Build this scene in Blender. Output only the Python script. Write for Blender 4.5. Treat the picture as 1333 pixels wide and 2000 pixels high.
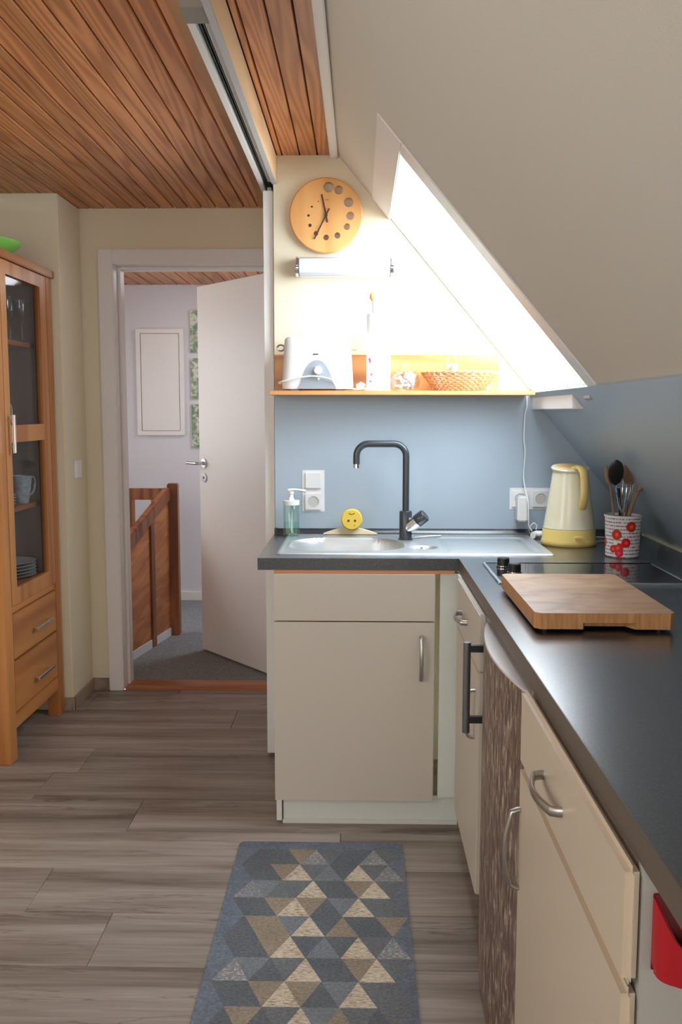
import bpy, bmesh, math, random
from mathutils import Vector, Matrix
random.seed(7)
for o in list(bpy.data.objects): bpy.data.objects.remove(o)
S = bpy.context.scene
COL = S.collection
PI = math.pi

# ------------------------------------------------------------------ camera, world, light, exposure
def lin(c):
    c = c / 255.0
    return c / 12.92 if c <= 0.04045 else ((c + 0.055) / 1.055) ** 2.4
def rgb(r, g, b): return (lin(r), lin(g), lin(b), 1.0)

yaw, pitch, roll, FPX, CAMH = 0.020420506, 0.109601336, 0.00067958, 1789.214, 1.40
fw = Vector((-math.sin(yaw) * math.cos(pitch), math.cos(yaw) * math.cos(pitch), -math.sin(pitch)))
rt = fw.cross(Vector((0, 0, 1))).normalized(); up = rt.cross(fw)
rt2 = rt * math.cos(roll) + up * math.sin(roll); up2 = up * math.cos(roll) - rt * math.sin(roll)
cd = bpy.data.cameras.new('camera'); cam = bpy.data.objects.new('camera', cd); COL.objects.link(cam)
cam.matrix_world = Matrix(((rt2.x, up2.x, -fw.x, 0), (rt2.y, up2.y, -fw.y, 0), (rt2.z, up2.z, -fw.z, CAMH), (0, 0, 0, 1)))
cd.sensor_fit = 'VERTICAL'; cd.sensor_height = 36.0; cd.lens = FPX / 2000 * 36.0
cd.clip_start = 0.05; S.camera = cam

w = bpy.data.worlds.new('sky'); S.world = w; w.use_nodes = True
bg = w.node_tree.nodes['Background']; bg.inputs[0].default_value = (0.84, 0.92, 1.0, 1); bg.inputs[1].default_value = 15.5

def area(name, loc, size, energy, color, target, portal=False):
    l = bpy.data.lights.new(name, 'AREA'); l.shape = 'RECTANGLE'; l.size, l.size_y = size
    l.energy = energy; l.color = color
    o = bpy.data.objects.new(name, l); COL.objects.link(o); o.location = loc
    o.rotation_euler = (Vector(target) - Vector(loc)).to_track_quat('-Z', 'Y').to_euler()
    if portal: l.cycles.is_portal = True
    return o
SL = 1.19                                   # slope of the roof: z = 2.36 - SL*(x+.086)
def sz(x): return 2.36 - SL * (x + .086)
sn = Vector((SL, 0, 1)).normalized()        # outward normal of the roof
sd = Vector((1, 0, -SL)).normalized()       # down the roof
pc = Vector((.36, 3.08, sz(.36))) + sn * .07
po = area('skylight_portal', pc, (1.0, 1.0), 1, (1, 1, 1), pc - sn, True)
area('daylight_behind', (0.1, -2.0, 1.5), (2.0, 1.5), 44, (1.0, 0.98, 0.95), (-.2, 2, 1.2))
area('daylight_left_window', (-1.72, 0.6, 1.45), (1.2, 1.2), 24, (0.94, 0.97, 1.0), (0, 1.5, .6))
area('hall_fill', (-.35, 5.9, 2.2), (0.5, 0.9), 18, (0.93, 0.95, 1.0), (-1.1, 5.5, .6))  # added fill lamp under the hall ceiling, brightens the hall
area('stairwell_fill', (-2.5, 5.3, 1.5), (0.9, 1.0), 15, (0.95, 0.96, 1.0), (-.7, 5.0, 1.1))  # added fill lamp in the stairwell, lifts the open door leaf
S.view_settings.view_transform = 'Standard'; S.view_settings.look = 'None'
S.view_settings.gamma = 1.0; S.view_settings.use_curve_mapping = False
S.view_settings.exposure = 0.0
S.cycles.max_bounces = 10; S.cycles.diffuse_bounces = 6; S.cycles.transparent_max_bounces = 12
S.cycles.sample_clamp_indirect = 6.0; S.cycles.caustics_reflective = False; S.cycles.caustics_refractive = False
S.cycles.use_denoising = True

# ------------------------------------------------------------------ materials
class NT:
    def __init__(s, name):
        s.m = bpy.data.materials.new(name); s.m.use_nodes = True; s.t = s.m.node_tree
        s.b = s.t.nodes['Principled BSDF']; s.tc = None
    def n(s, typ, **kw):
        nd = s.t.nodes.new(typ)
        for k, v in kw.items():
            if k.startswith('i_'): nd.inputs[k[2:].replace('_', ' ')].default_value = v
            else: setattr(nd, k, v)
        return nd
    def l(s, a, b): s.t.links.new(a, b)
    def co(s, kind='Object', scale=(1, 1, 1), rand=0.0):
        tc = s.n('ShaderNodeTexCoord'); mp = s.n('ShaderNodeMapping'); mp.inputs['Scale'].default_value = scale
        src = tc.outputs[kind]
        if rand:
            oi = s.n('ShaderNodeObjectInfo'); m = s.n('ShaderNodeMath', operation='MULTIPLY'); m.inputs[1].default_value = rand
            s.l(oi.outputs['Random'], m.inputs[0])
            va = s.n('ShaderNodeVectorMath', operation='ADD'); s.l(src, va.inputs[0]); s.l(m.outputs[0], va.inputs[1]); src = va.outputs[0]
        s.l(src, mp.inputs['Vector']); return mp.outputs[0]
    def noise(s, vec, scale, detail=3, rough=.5, dist=0.0):
        nd = s.n('ShaderNodeTexNoise'); nd.inputs['Scale'].default_value = scale; nd.inputs['Detail'].default_value = detail
        nd.inputs['Roughness'].default_value = rough; nd.inputs['Distortion'].default_value = dist
        s.l(vec, nd.inputs['Vector']); return nd.outputs['Fac']
    def ramp(s, fac, stops, interp='LINEAR'):
        r = s.n('ShaderNodeValToRGB'); r.color_ramp.interpolation = interp; e = r.color_ramp.elements
        while len(e) < len(stops): e.new(.5)
        for k, (p, c) in enumerate(stops): e[k].position = p; e[k].color = c
        s.l(fac, r.inputs[0]); return r.outputs[0]
    def math(s, op, a, b=None, c=None):
        nd = s.n('ShaderNodeMath', operation=op)
        for k, v in enumerate((a, b, c)):
            if v is None: continue
            if isinstance(v, (int, float)): nd.inputs[k].default_value = v
            else: s.l(v, nd.inputs[k])
        return nd.outputs[0]
    def mix(s, fac, a, b, mode='MIX'):
        nd = s.n('ShaderNodeMix', data_type='RGBA', blend_type=mode)
        for k, v in ((0, fac), (6, a), (7, b)):
            if isinstance(v, (int, float)): nd.inputs[k].default_value = v
            elif isinstance(v, tuple): nd.inputs[k].default_value = v
            else: s.l(v, nd.inputs[k])
        return nd.outputs[2]
    def bump(s, h, strength=.2, dist=.001):
        b = s.n('ShaderNodeBump'); b.inputs['Strength'].default_value = strength; b.inputs['Distance'].default_value = dist
        s.l(h, b.inputs['Height']); s.l(b.outputs[0], s.b.inputs['Normal'])

def plain(name, col, rough=.5, metal=0.0, spec=.5, bscale=0, bstr=.2, var=0.0, **kw):
    m = NT(name); m.b.inputs['Base Color'].default_value = col; m.b.inputs['Roughness'].default_value = rough
    m.b.inputs['Metallic'].default_value = metal; m.b.inputs['Specular IOR Level'].default_value = spec
    v = m.co('Object')
    n = m.noise(v, bscale or 60, 2)
    if bscale: m.bump(n, bstr, .001)
    lo = tuple(c * (1 - (var or .012)) for c in col[:3]) + (1,); hi = tuple(min(1, c * (1 + (var or .012))) for c in col[:3]) + (1,)
    m.l(m.ramp(n, [(.3, lo), (.7, hi)]), m.b.inputs['Base Color'])
    for k, val in kw.items(): m.b.inputs[k.replace('_', ' ')].default_value = val
    return m.m

def wood(name, light, dark, axis='y', ring=46, across=6.0, along=.55, rough=.45, contrast=1.0, fine=.25, bump=.12, rand=40.0, tone=.16):
    m = NT(name); sc = {'x': (along, across, across), 'y': (across, along, across), 'z': (across, across, along)}[axis]
    v = m.co('Object', sc, rand=rand)
    n = m.noise(v, 1.0, 2.2, .45)
    rings = m.math('SINE', m.math('MULTIPLY', n, ring)); rings = m.math('MULTIPLY_ADD', rings, .5 * contrast, .5)
    sc2 = tuple(c * 9 for c in sc); f = m.noise(m.co('Object', sc2, rand=rand), 3.0, 3)
    fac = m.math('ADD', m.math('MULTIPLY', rings, 1 - fine), m.math('MULTIPLY', f, fine))
    c = m.ramp(fac, [(.12, dark), (.5, tuple((a * .35 + b * .65) for a, b in zip(dark, light))), (.85, light)])
    oi = m.n('ShaderNodeObjectInfo'); t = m.math('MULTIPLY_ADD', oi.outputs['Random'], 2 * tone, 1 - tone)
    cc = m.n('ShaderNodeVectorMath', operation='SCALE'); m.l(c, cc.inputs[0]); m.l(t, cc.inputs['Scale'])
    m.l(cc.outputs[0], m.b.inputs['Base Color']); m.b.inputs['Roughness'].default_value = rough
    m.bump(fac, bump, .001); return m.m

M = {}
M['cream'] = plain('cream_wall_paint', rgb(224, 214, 189), .85, bscale=260, bstr=.35)
M['slope'] = plain('slope_plaster', rgb(214, 208, 197), .9, bscale=300, bstr=.5)
M['white'] = plain('white_lacquer', rgb(232, 230, 228), .4)
M['hallwall'] = plain('hall_wall_paint', rgb(216, 216, 222), .9, bscale=250, bstr=.3)
M['ceil'] = wood('ceiling_wood', rgb(212, 146, 96), rgb(160, 98, 58), 'y', ring=78, across=9, along=.42, rough=.42, contrast=.72, fine=.3)
M['groove'] = plain('dark_groove', rgb(70, 42, 26), .8)
M['pale'] = wood('pale_pine', rgb(238, 208, 168), rgb(220, 182, 138), 'y', ring=20, across=5, rough=.6)
M['trimwood'] = wood('ceiling_trim_wood', rgb(196, 150, 108), rgb(170, 120, 80), 'y', ring=20, across=5, rough=.6)
M['oak'] = wood('cabinet_alder', rgb(196, 132, 72), rgb(168, 102, 52), 'z', ring=24, across=5, along=.4, rough=.4, tone=.05)
M['oaky'] = wood('cabinet_alder_across', rgb(196, 132, 72), rgb(166, 100, 50), 'y', ring=24, across=5, along=.4, rough=.4, tone=.08)
M['shelfwood'] = wood('shelf_beech', rgb(214, 156, 98), rgb(186, 122, 68), 'x', ring=30, across=7, along=.5, rough=.35, tone=.04)
M['rail'] = wood('stair_redwood', rgb(156, 98, 62), rgb(112, 62, 36), 'z', ring=30, across=8, along=.6, rough=.4)
M['railpanel'] = wood('stair_board_pine', rgb(196, 132, 84), rgb(172, 106, 64), 'y', ring=26, across=8, along=.6, rough=.5)
M['clockwood'] = wood('clock_beech', rgb(226, 170, 106), rgb(208, 148, 86), 'z', ring=14, across=9, along=.7, rough=.4)
M['ballwood'] = plain('ball_wood', rgb(222, 170, 110), .4)
M['spoonwood'] = wood('spoon_wood', rgb(156, 128, 104), rgb(116, 92, 74), 'z', ring=18, across=20, along=3, rough=.7)
M['thresh'] = wood('threshold_wood', rgb(196, 130, 84), rgb(160, 92, 54), 'x', ring=24, across=8, rough=.4)
M['blue'] = plain('blue_grey_panel', rgb(172, 188, 202), .34, bscale=400, bstr=.15, spec=.45)
M['top'] = None
M['front'] = plain('beige_front', rgb(206, 198, 186), .45, bscale=500, bstr=.25)
M['front2'] = plain('cream_smooth_front', rgb(208, 193, 172), .3, bscale=420, bstr=.12)
M['carcass'] = plain('white_carcass', rgb(222, 226, 220), .5)
M['steel'] = plain('brushed_steel', (.62, .63, .64, 1), .27, metal=1.0)
M['sinksteel'] = plain('sink_steel', (.70, .72, .72, 1), .43, metal=1.0)
M['steeld'] = plain('satin_nickel', (.46, .45, .43, 1), .34, metal=1.0)
M['chrome'] = plain('chrome', (.8, .81, .83, 1), .08, metal=1.0)
M['black'] = plain('black_plastic', rgb(34, 34, 36), .35)
M['faucet'] = plain('matt_black_faucet', rgb(50, 56, 60), .28, spec=.6)
M['plastic'] = plain('white_plastic', rgb(236, 237, 238), .32)
M['grey'] = plain('grey_plastic', rgb(150, 158, 168), .4)
M['taupe'] = plain('taupe_block', rgb(138, 132, 124), .6, bscale=200)
M['alu'] = plain('grey_aluminium', rgb(190, 190, 190), .5)
M['channel'] = plain('dark_channel', rgb(84, 96, 92), .5)
M['carpet'] = None
M['jambw'] = plain('door_frame_white', rgb(226, 222, 220), .45)
M['base'] = wood('baseboard_taupe', rgb(150, 132, 114), rgb(120, 102, 86), 'y', ring=20, across=8, rough=.5)
M['red'] = plain('red_plastic', rgb(172, 20, 34), .35)
M['fridgewhite'] = plain('fridge_white', rgb(222, 218, 218), .3)
M['endpanel'] = plain('end_panel_shaded_grey', rgb(172, 171, 166), .35)  # cabinet end panel, grey-white taken down so its shading is in the colour
M['tube'] = plain('black_tube', rgb(120, 120, 124), .35, metal=.8)
M['kcream'] = plain('kettle_cream', rgb(232, 226, 198), .22, Transmission_Weight=.0, Subsurface_Weight=.15)
M['kyellow'] = plain('kettle_yellow', rgb(222, 196, 116), .28)
M['khandle'] = plain('kettle_handle_yellow', rgb(236, 208, 134), .3, Subsurface_Weight=.1)
M['sponge'] = plain('yellow_sponge', rgb(246, 212, 92), .9, bscale=300, bstr=.5)
M['tray'] = plain('pale_yellow_cloth', rgb(252, 238, 200), .8)
M['brown'] = plain('dark_brown', rgb(90, 56, 30), .6)
M['green'] = plain('green_bowl_plastic', rgb(140, 214, 96), .35, Subsurface_Weight=.1)
M['china'] = plain('white_china', rgb(226, 234, 240), .2)
M['cupblue'] = plain('blue_glaze', rgb(170, 190, 200), .25, bscale=40, bstr=.1, var=.25)
M['mugcream'] = plain('cream_glaze', rgb(226, 220, 180), .25)
M['wicker'] = plain('wicker_cane', rgb(206, 146, 96), .6, bscale=200, bstr=.4, var=.2)
M['paper'] = plain('paper_towel', rgb(240, 242, 246), .9, bscale=300, bstr=.4)
M['pink'] = plain('pink_print', rgb(220, 90, 190), .8)
M['interior'] = plain('cabinet_inside', rgb(156, 148, 144), .6)
M['lampglass'] = plain('lamp_diffuser', rgb(206, 212, 226), .25, Subsurface_Weight=.1)
M['clockhand'] = plain('clock_hand_brown', rgb(74, 44, 30), .4)
M['wellg'] = plain('socket_well_shaded', rgb(206, 204, 198), .4)  # a tone below the plates, recess shade put into the colour
M['tip'] = plain('socket_pin_hole', rgb(60, 50, 46), .6)

def glassy(name, tint, gl=.12, rough=.03, dens=1.0):
    m = NT(name); t = m.t; t.nodes.remove(m.b); out = t.nodes['Material Output']
    tr = m.n('ShaderNodeBsdfTransparent'); tr.inputs[0].default_value = tint
    g = m.n('ShaderNodeBsdfGlossy'); g.inputs['Roughness'].default_value = rough
    lw = m.n('ShaderNodeLayerWeight'); lw.inputs['Blend'].default_value = .5
    f = m.math('MULTIPLY_ADD', m.math('POWER', lw.outputs['Facing'], 5.0), dens * .6, .03 + gl * .1); mx = m.n('ShaderNodeMixShader')
    m.l(f, mx.inputs[0]); m.l(tr.outputs[0], mx.inputs[1]); m.l(g.outputs[0], mx.inputs[2]); m.l(mx.outputs[0], out.inputs[0])
    return m.m
M['pane'] = glassy('window_glass', (.97, .98, .98, 1), .1)
M['cabglass'] = glassy('cabinet_glass', (.86, .85, .85, 1), .0, .05, .25)
M['clear'] = glassy('clear_glass', (.93, .95, .96, 1), .5, .03, 1.0)
M['soapliq'] = glassy('green_soap', (.82, .975, .90, 1), .3, .1, .3)
M['soapglass'] = glassy('green_soap_glass', (.93, .988, .965, 1), .6, .08, .8)

def m_top():
    m = NT('worktop_anthracite'); v = m.co('Object')
    n = m.noise(v, 260, 3, .7); c = m.ramp(n, [(.42, rgb(32, 37, 42)), (.62, rgb(50, 56, 62)), (.72, rgb(92, 98, 98))])
    m.l(c, m.b.inputs['Base Color']); m.b.inputs['Roughness'].default_value = .30
    m.b.inputs['Specular IOR Level'].default_value = .5; m.b.inputs['Coat Weight'].default_value = .9; m.b.inputs['Coat Roughness'].default_value = .27; m.b.inputs['Coat IOR'].default_value = 1.55; m.bump(m.noise(v, 500, 2), .2, .0006); return m.m
M['top'] = m_top()
def m_carpet():
    m = NT('hall_carpet'); v = m.co('Object'); n = m.noise(v, 140, 4, .8)
    m.l(m.ramp(n, [(.3, rgb(90, 96, 104)), (.52, rgb(136, 140, 144)), (.72, rgb(184, 182, 176))]), m.b.inputs['Base Color'])
    m.b.inputs['Roughness'].default_value = 1; m.bump(n, .8, .004); return m.m
M['carpet'] = m_carpet()
def m_floor():
    m = NT('floor_plank_oak'); v = m.co('Object', (.5, 7, 7), 31.0)
    n = m.noise(v, 1.6, 6, .62, .35)
    c = m.ramp(n, [(.26, rgb(92, 80, 72)), (.42, rgb(136, 124, 114)), (.56, rgb(158, 147, 138)), (.78, rgb(178, 168, 158))])
    n2 = m.noise(m.co('Object', (.9, 15, 15), 17.0), 1.0, 5, .6, .8)
    crack = m.ramp(n2, [(.50, (1, 1, 1, 1)), (.515, (.50, .44, .40, 1)), (.535, (1, 1, 1, 1))])
    n3 = m.noise(m.co('Object', (2.2, 60, 60), 9.0), 2.0, 3, .6)
    fine = m.ramp(n3, [(.35, (.82, .8, .79, 1)), (.6, (1, 1, 1, 1))])
    gate = m.ramp(m.noise(m.co('Object', (.8, 2, 2), 5.0), 1.4, 2), [(.44, (0, 0, 0, 1)), (.58, (1, 1, 1, 1))])
    k = m.mix(gate, (1, 1, 1, 1), crack)
    c = m.mix(1.0, c, k, 'MULTIPLY'); c = m.mix(1.0, c, fine, 'MULTIPLY')
    oi = m.n('ShaderNodeObjectInfo'); t = m.math('MULTIPLY_ADD', oi.outputs['Random'], .22, .88)
    cc = m.n('ShaderNodeVectorMath', operation='SCALE'); m.l(c, cc.inputs[0]); m.l(t, cc.inputs['Scale'])
    m.l(cc.outputs[0], m.b.inputs['Base Color']); m.b.inputs['Roughness'].default_value = .42; m.bump(n3, .15, .0008); return m.m
M['floor'] = m_floor()
def m_film():
    m = NT('bark_film'); a = m.noise(m.co('Object', (42, 42, 9)), 2.2, 4, .65, .6)
    b = m.noise(m.co('Object', (3, 3, 1.5)), 4, 2)
    f = m.math('ADD', a, m.math('MULTIPLY', m.math('SUBTRACT', b, .5), .12))
    m.l(m.ramp(f, [(.36, rgb(92, 74, 66)), (.52, rgb(124, 104, 94)), (.60, rgb(158, 140, 124)), (.70, rgb(208, 194, 176))]), m.b.inputs['Base Color'])
    m.b.inputs['Roughness'].default_value = .5; return m.m
M['film'] = m_film()
def m_board():
    m = NT('cutting_board_wood'); a = m.noise(m.co('Object', (5, 9, 9)), 1.4, 4, .6, .5)
    g = m.noise(m.co('Object', (3, 60, 60)), 2, 3)
    c = m.ramp(a, [(.32, rgb(146, 98, 74)), (.48, rgb(184, 142, 108)), (.68, rgb(206, 170, 134))])
    m.l(m.mix(.25, c, m.ramp(g, [(.3, rgb(150, 100, 66)), (.7, rgb(214, 180, 140))])), m.b.inputs['Base Color'])
    m.b.inputs['Roughness'].default_value = .42; m.bump(a, .1, .001); return m.m
M['board'] = m_board()
def m_boardside():
    m = NT('cutting_board_edge'); g = m.noise(m.co('Object', (60, 60, 6)), 2, 3)
    m.l(m.ramp(g, [(.3, rgb(176, 120, 70)), (.7, rgb(206, 154, 100))]), m.b.inputs['Base Color']); m.b.inputs['Roughness'].default_value = .5; return m.m
M['boardside'] = m_boardside()
def m_hobglass():
    m = NT('hob_black_glass'); m.b.inputs['Base Color'].default_value = (.012, .012, .014, 1); m.b.inputs['Roughness'].default_value = .06
    n = m.noise(m.co('Object'), 30, 1); m.l(m.ramp(n, [(.3, (.010, .010, .012, 1)), (.7, (.016, .016, .018, 1))]), m.b.inputs['Base Color']); return m.m
M['hobglass'] = m_hobglass()
def m_jar():
    m = NT('tomato_print_ceramic'); tc = m.n('ShaderNodeTexCoord'); sp = m.n('ShaderNodeSeparateXYZ'); m.l(tc.outputs['UV'], sp.inputs[0])
    u, v = sp.outputs[0], sp.outputs[1]
    wn = m.noise(m.co('UV', (160, 40, 1)), 1.6, 3, .7)
    st = m.math('SINE', m.math('MULTIPLY', v, 2 * PI / .0115)); ln = m.math('GREATER_THAN', st, .55)
    tx = m.math('MULTIPLY', ln, m.math('GREATER_THAN', wn, .47))
    col = m.mix(tx, rgb(232, 228, 230), rgb(120, 84, 100))
    for (cu, cv, r, c) in ((.012, .105, .0175, (200, 54, 34)), (-.036, .078, .017, (206, 62, 44)), (-.004, .052, .0155, (214, 30, 34)), (-.030, .033, .018, (216, 40, 40)), (-.048, .030, .013, (206, 60, 50)),
                           (-.026, .017, .014, (222, 30, 36)), (-.040, .052, .009, (236, 226, 206)), (.09, .06, .02, (205, 50, 40)), (.13, .1, .017, (205, 50, 40)), (-.1, .05, .02, (205, 50, 40)), (-.12, .1, .017, (205, 50, 40)), (.16, .03, .02, (205, 50, 40))):
        d = m.math('SQRT', m.math('ADD', m.math('POWER', m.math('ABSOLUTE', m.math('SUBTRACT', u, cu)), 2.0), m.math('POWER', m.math('ABSOLUTE', m.math('SUBTRACT', v, cv)), 2.0)))
        d = m.math('ADD', d, m.math('MULTIPLY', m.math('SUBTRACT', m.noise(m.co('UV', (90, 90, 1)), 1.2, 2), .5), .006))
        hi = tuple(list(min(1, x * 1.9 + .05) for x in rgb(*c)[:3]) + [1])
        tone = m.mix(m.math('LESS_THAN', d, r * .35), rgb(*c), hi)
        col = m.mix(m.math('LESS_THAN', d, r), col, tone)
    m.l(col, m.b.inputs['Base Color']); m.b.inputs['Roughness'].default_value = .3; return m.m
M['jar'] = m_jar()
def rug_mat(name, c, c2=None, stripe=False):
    m = NT(name); n = m.noise(m.co('Object', (60, 200, 60) if stripe else (110, 160, 110)), 1.0, 4, .7)
    big = m.noise(m.co('Object'), 9, 3, .6)
    f = m.math('ADD', m.math('MULTIPLY', n, .75), m.math('MULTIPLY', big, .25))
    m.l(m.ramp(f, [(.40, c2 or tuple(x * .72 for x in c[:3]) + (1,)), (.52, c), (.66, tuple(min(1, x * 1.35) for x in c[:3]) + (1,))]), m.b.inputs['Base Color'])
    m.b.inputs['Roughness'].default_value = .95; m.bump(n, .5, .002); return m.m
RUG = [rug_mat('rug_navy', rgb(94, 98, 103)), rug_mat('rug_slate', rgb(106, 109, 112)), rug_mat('rug_tan', rgb(142, 129, 112)),
       rug_mat('rug_cream', rgb(194, 180, 160), rgb(140, 120, 98), True), rug_mat('rug_greyblue', rgb(116, 121, 126)), rug_mat('rug_border', rgb(104, 111, 122)),
       rug_mat('rug_worn', rgb(112, 116, 122), rgb(180, 172, 164))]

# ------------------------------------------------------------------ mesh building
class MB:
    def __init__(s): s.v = []; s.f = []; s.uv = None; s.mi = []
    def add(s, vs, fs, mi=0):
        b = len(s.v); s.v += [tuple(v) for v in vs]; s.f += [tuple(i + b for i in f) for f in fs]; s.mi += [mi] * len(fs); return s
    def box(s, lo, hi, mi=0):
        x0, y0, z0 = lo; x1, y1, z1 = hi
        return s.add([(x0, y0, z0), (x1, y0, z0), (x1, y1, z0), (x0, y1, z0), (x0, y0, z1), (x1, y0, z1), (x1, y1, z1), (x0, y1, z1)],
                     [(0, 3, 2, 1), (4, 5, 6, 7), (0, 1, 5, 4), (1, 2, 6, 5), (2, 3, 7, 6), (3, 0, 4, 7)], mi)
    def prism(s, poly, axis, a, b, mi=0):
        n = len(poly); mk = {'x': lambda p, t: (t, p[0], p[1]), 'y': lambda p, t: (p[0], t, p[1]), 'z': lambda p, t: (p[0], p[1], t)}[axis]
        vs = [mk(p, a) for p in poly] + [mk(p, b) for p in poly]
        fs = [tuple(range(n)), tuple(range(2 * n - 1, n - 1, -1))] + [(i, i + n, (i + 1) % n + n, (i + 1) % n) for i in range(n)]
        return s.add(vs, fs, mi)
    def obox(s, c, ax, ay, az, hx, hy, hz, mi=0):
        c, ax, ay, az = map(Vector, (c, ax, ay, az)); vs = []
        for k in (-1, 1):
            for (i, j) in ((-1, -1), (1, -1), (1, 1), (-1, 1)): vs.append(c + ax * hx * i + ay * hy * j + az * hz * k)
        return s.add(vs, [(0, 3, 2, 1), (4, 5, 6, 7), (0, 1, 5, 4), (1, 2, 6, 5), (2, 3, 7, 6), (3, 0, 4, 7)], mi)
    def lathe(s, c, prof, seg=32, sx=1.0, sy=1.0, axis='z', uvr=None):
        vs = []; fs = []; n = len(prof); cx, cy, cz = c
        for k in range(seg):
            a = 2 * PI * k / seg; ca, sa = math.cos(a), math.sin(a)
            for r, h in prof:
                if axis == 'z': vs.append((cx + r * ca * sx, cy + r * sa * sy, cz + h))
                elif axis == 'y': vs.append((cx + r * ca * sx, cy + h, cz + r * sa * sy))
                else: vs.append((cx + h, cy + r * ca * sx, cz + r * sa * sy))
        for k in range(seg):
            k2 = (k + 1) % seg
            for i in range(n - 1): fs.append((k * n + i, k2 * n + i, k2 * n + i + 1, k * n + i + 1))
        if prof[0][0] > 1e-6: fs.append(tuple(k * n for k in range(seg))[::-1])
        if prof[-1][0] > 1e-6: fs.append(tuple(k * n + n - 1 for k in range(seg)))
        return s.add(vs, fs)
    def sweep(s, path, ra, rb=None, seg=10, up=(0, 0, 1), square=False, radii=None, closed=False):
        P = [Vector(p) for p in path]; n = len(P); rb = ra if rb is None else rb; vs = []; fs = []; upv = Vector(up); last = None
        if square: prof = [(-1, -1), (1, -1), (1, 1), (-1, 1)]; seg = 4
        else: prof = [(math.cos(2 * PI * k / seg), math.sin(2 * PI * k / seg)) for k in range(seg)]
        for i in range(n):
            if closed: t = P[(i + 1) % n] - P[i - 1]
            else: t = (P[min(i + 1, n - 1)] - P[max(i - 1, 0)])
            t.normalize()
            if last is None:
                a = upv.cross(t)
                if a.length < 1e-3: a = Vector((1, 0, 0)).cross(t)
                if a.length < 1e-3: a = Vector((0, 1, 0)).cross(t)
            else: a = last - t * last.dot(t)
            a.normalize(); last = a; b = t.cross(a); k = radii[i] if radii else 1.0
            for (x, y) in prof: vs.append(P[i] + a * x * ra * k + b * y * rb * k)
        for i in range(n if closed else n - 1):
            j = (i + 1) % n
            for k in range(seg): fs.append((i * seg + k, i * seg + (k + 1) % seg, j * seg + (k + 1) % seg, j * seg + k))
        if not closed: fs.append(tuple(range(seg))[::-1]); fs.append(tuple((n - 1) * seg + k for k in range(seg)))
        return s.add(vs, fs)
    def build(s, name, mat, parent=None, bevel=0, seg=2, smooth=38, uvfn=None, kind=None, label=None, origin=None):
        bm = bmesh.new(); bv = [bm.verts.new(v) for v in s.v]
        for f, mi in zip(s.f, s.mi):
            try: nf = bm.faces.new([bv[i] for i in f]); nf.material_index = mi
            except ValueError: pass
        bmesh.ops.remove_doubles(bm, verts=bm.verts, dist=1e-6)
        bmesh.ops.recalc_face_normals(bm, faces=bm.faces)
        if bevel:
            es = [e for e in bm.edges if len(e.link_faces) == 2 and e.calc_face_angle(0) > math.radians(40)]
            bmesh.ops.bevel(bm, geom=es, offset=bevel, segments=seg, affect='EDGES', clamp_overlap=True)
        if smooth:
            for e in bm.edges: e.smooth = not (len(e.link_faces) == 2 and e.calc_face_angle(0) > math.radians(smooth))
            for f in bm.faces: f.smooth = True
        if uvfn:
            ul = bm.loops.layers.uv.new('UVMap')
            for f in bm.faces:
                for lp in f.loops: lp[ul].uv = uvfn(lp.vert.co)
        xs = [v.co for v in bm.verts]
        if origin is None: origin = Vector(((min(v.x for v in xs) + max(v.x for v in xs)) / 2, (min(v.y for v in xs) + max(v.y for v in xs)) / 2, min(v.z for v in xs)))
        else: origin = Vector(origin)
        for v in bm.verts: v.co -= origin
        me = bpy.data.meshes.new(name); bm.to_mesh(me); bm.free()
        for m in (mat if isinstance(mat, (list, tuple)) else [mat]): me.materials.append(m)
        o = bpy.data.objects.new(name, me); COL.objects.link(o)
        if parent is not None: o.parent = parent; o['_w'] = 1; o.location = origin - wloc(parent)
        else: o.location = origin
        if '_w' in o: del o['_w']
        if kind: o['kind'] = kind
        if label: o['label'] = label
        return o
def wloc(o):
    p = Vector(o.location)
    while o.parent: o = o.parent; p += Vector(o.location)
    return p
def thing(name, loc, label, cat, group=None):
    o = bpy.data.objects.new(name, None); COL.objects.link(o); o.location = loc; o.empty_display_size = .05
    o['label'] = label; o['category'] = cat
    if group: o['group'] = group
    return o
def tag(o, label, cat, group=None):
    o['label'] = label; o['category'] = cat
    if group: o['group'] = group
    return o
def struct(o, label=None, cat=None):
    o['kind'] = 'structure'
    if label: o['label'] = label
    if cat: o['category'] = cat
    return o
def copytree(o, parent=None):
    c = o.copy(); COL.objects.link(c)
    if parent: c.parent = parent
    for ch in list(o.children): copytree(ch, c)
    return c
def bx(name, lo, hi, mat, parent=None, bevel=0, **kw): return MB().box(lo, hi).build(name, mat, parent, bevel=bevel, **kw)
def smoothpath(pts, n=6):
    P = [Vector(p) for p in pts]; P = [P[0] * 2 - P[1]] + P + [P[-1] * 2 - P[-2]]; out = []
    for i in range(1, len(P) - 2):
        for k in range(n):
            t = k / n; a, b, c, d = P[i - 1:i + 3]
            out.append(.5 * ((2 * b) + (c - a) * t + (2 * a - 5 * b + 4 * c - d) * t * t + (3 * b - a - 3 * c + d) * t ** 3))
    out.append(P[-2]); return out

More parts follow.
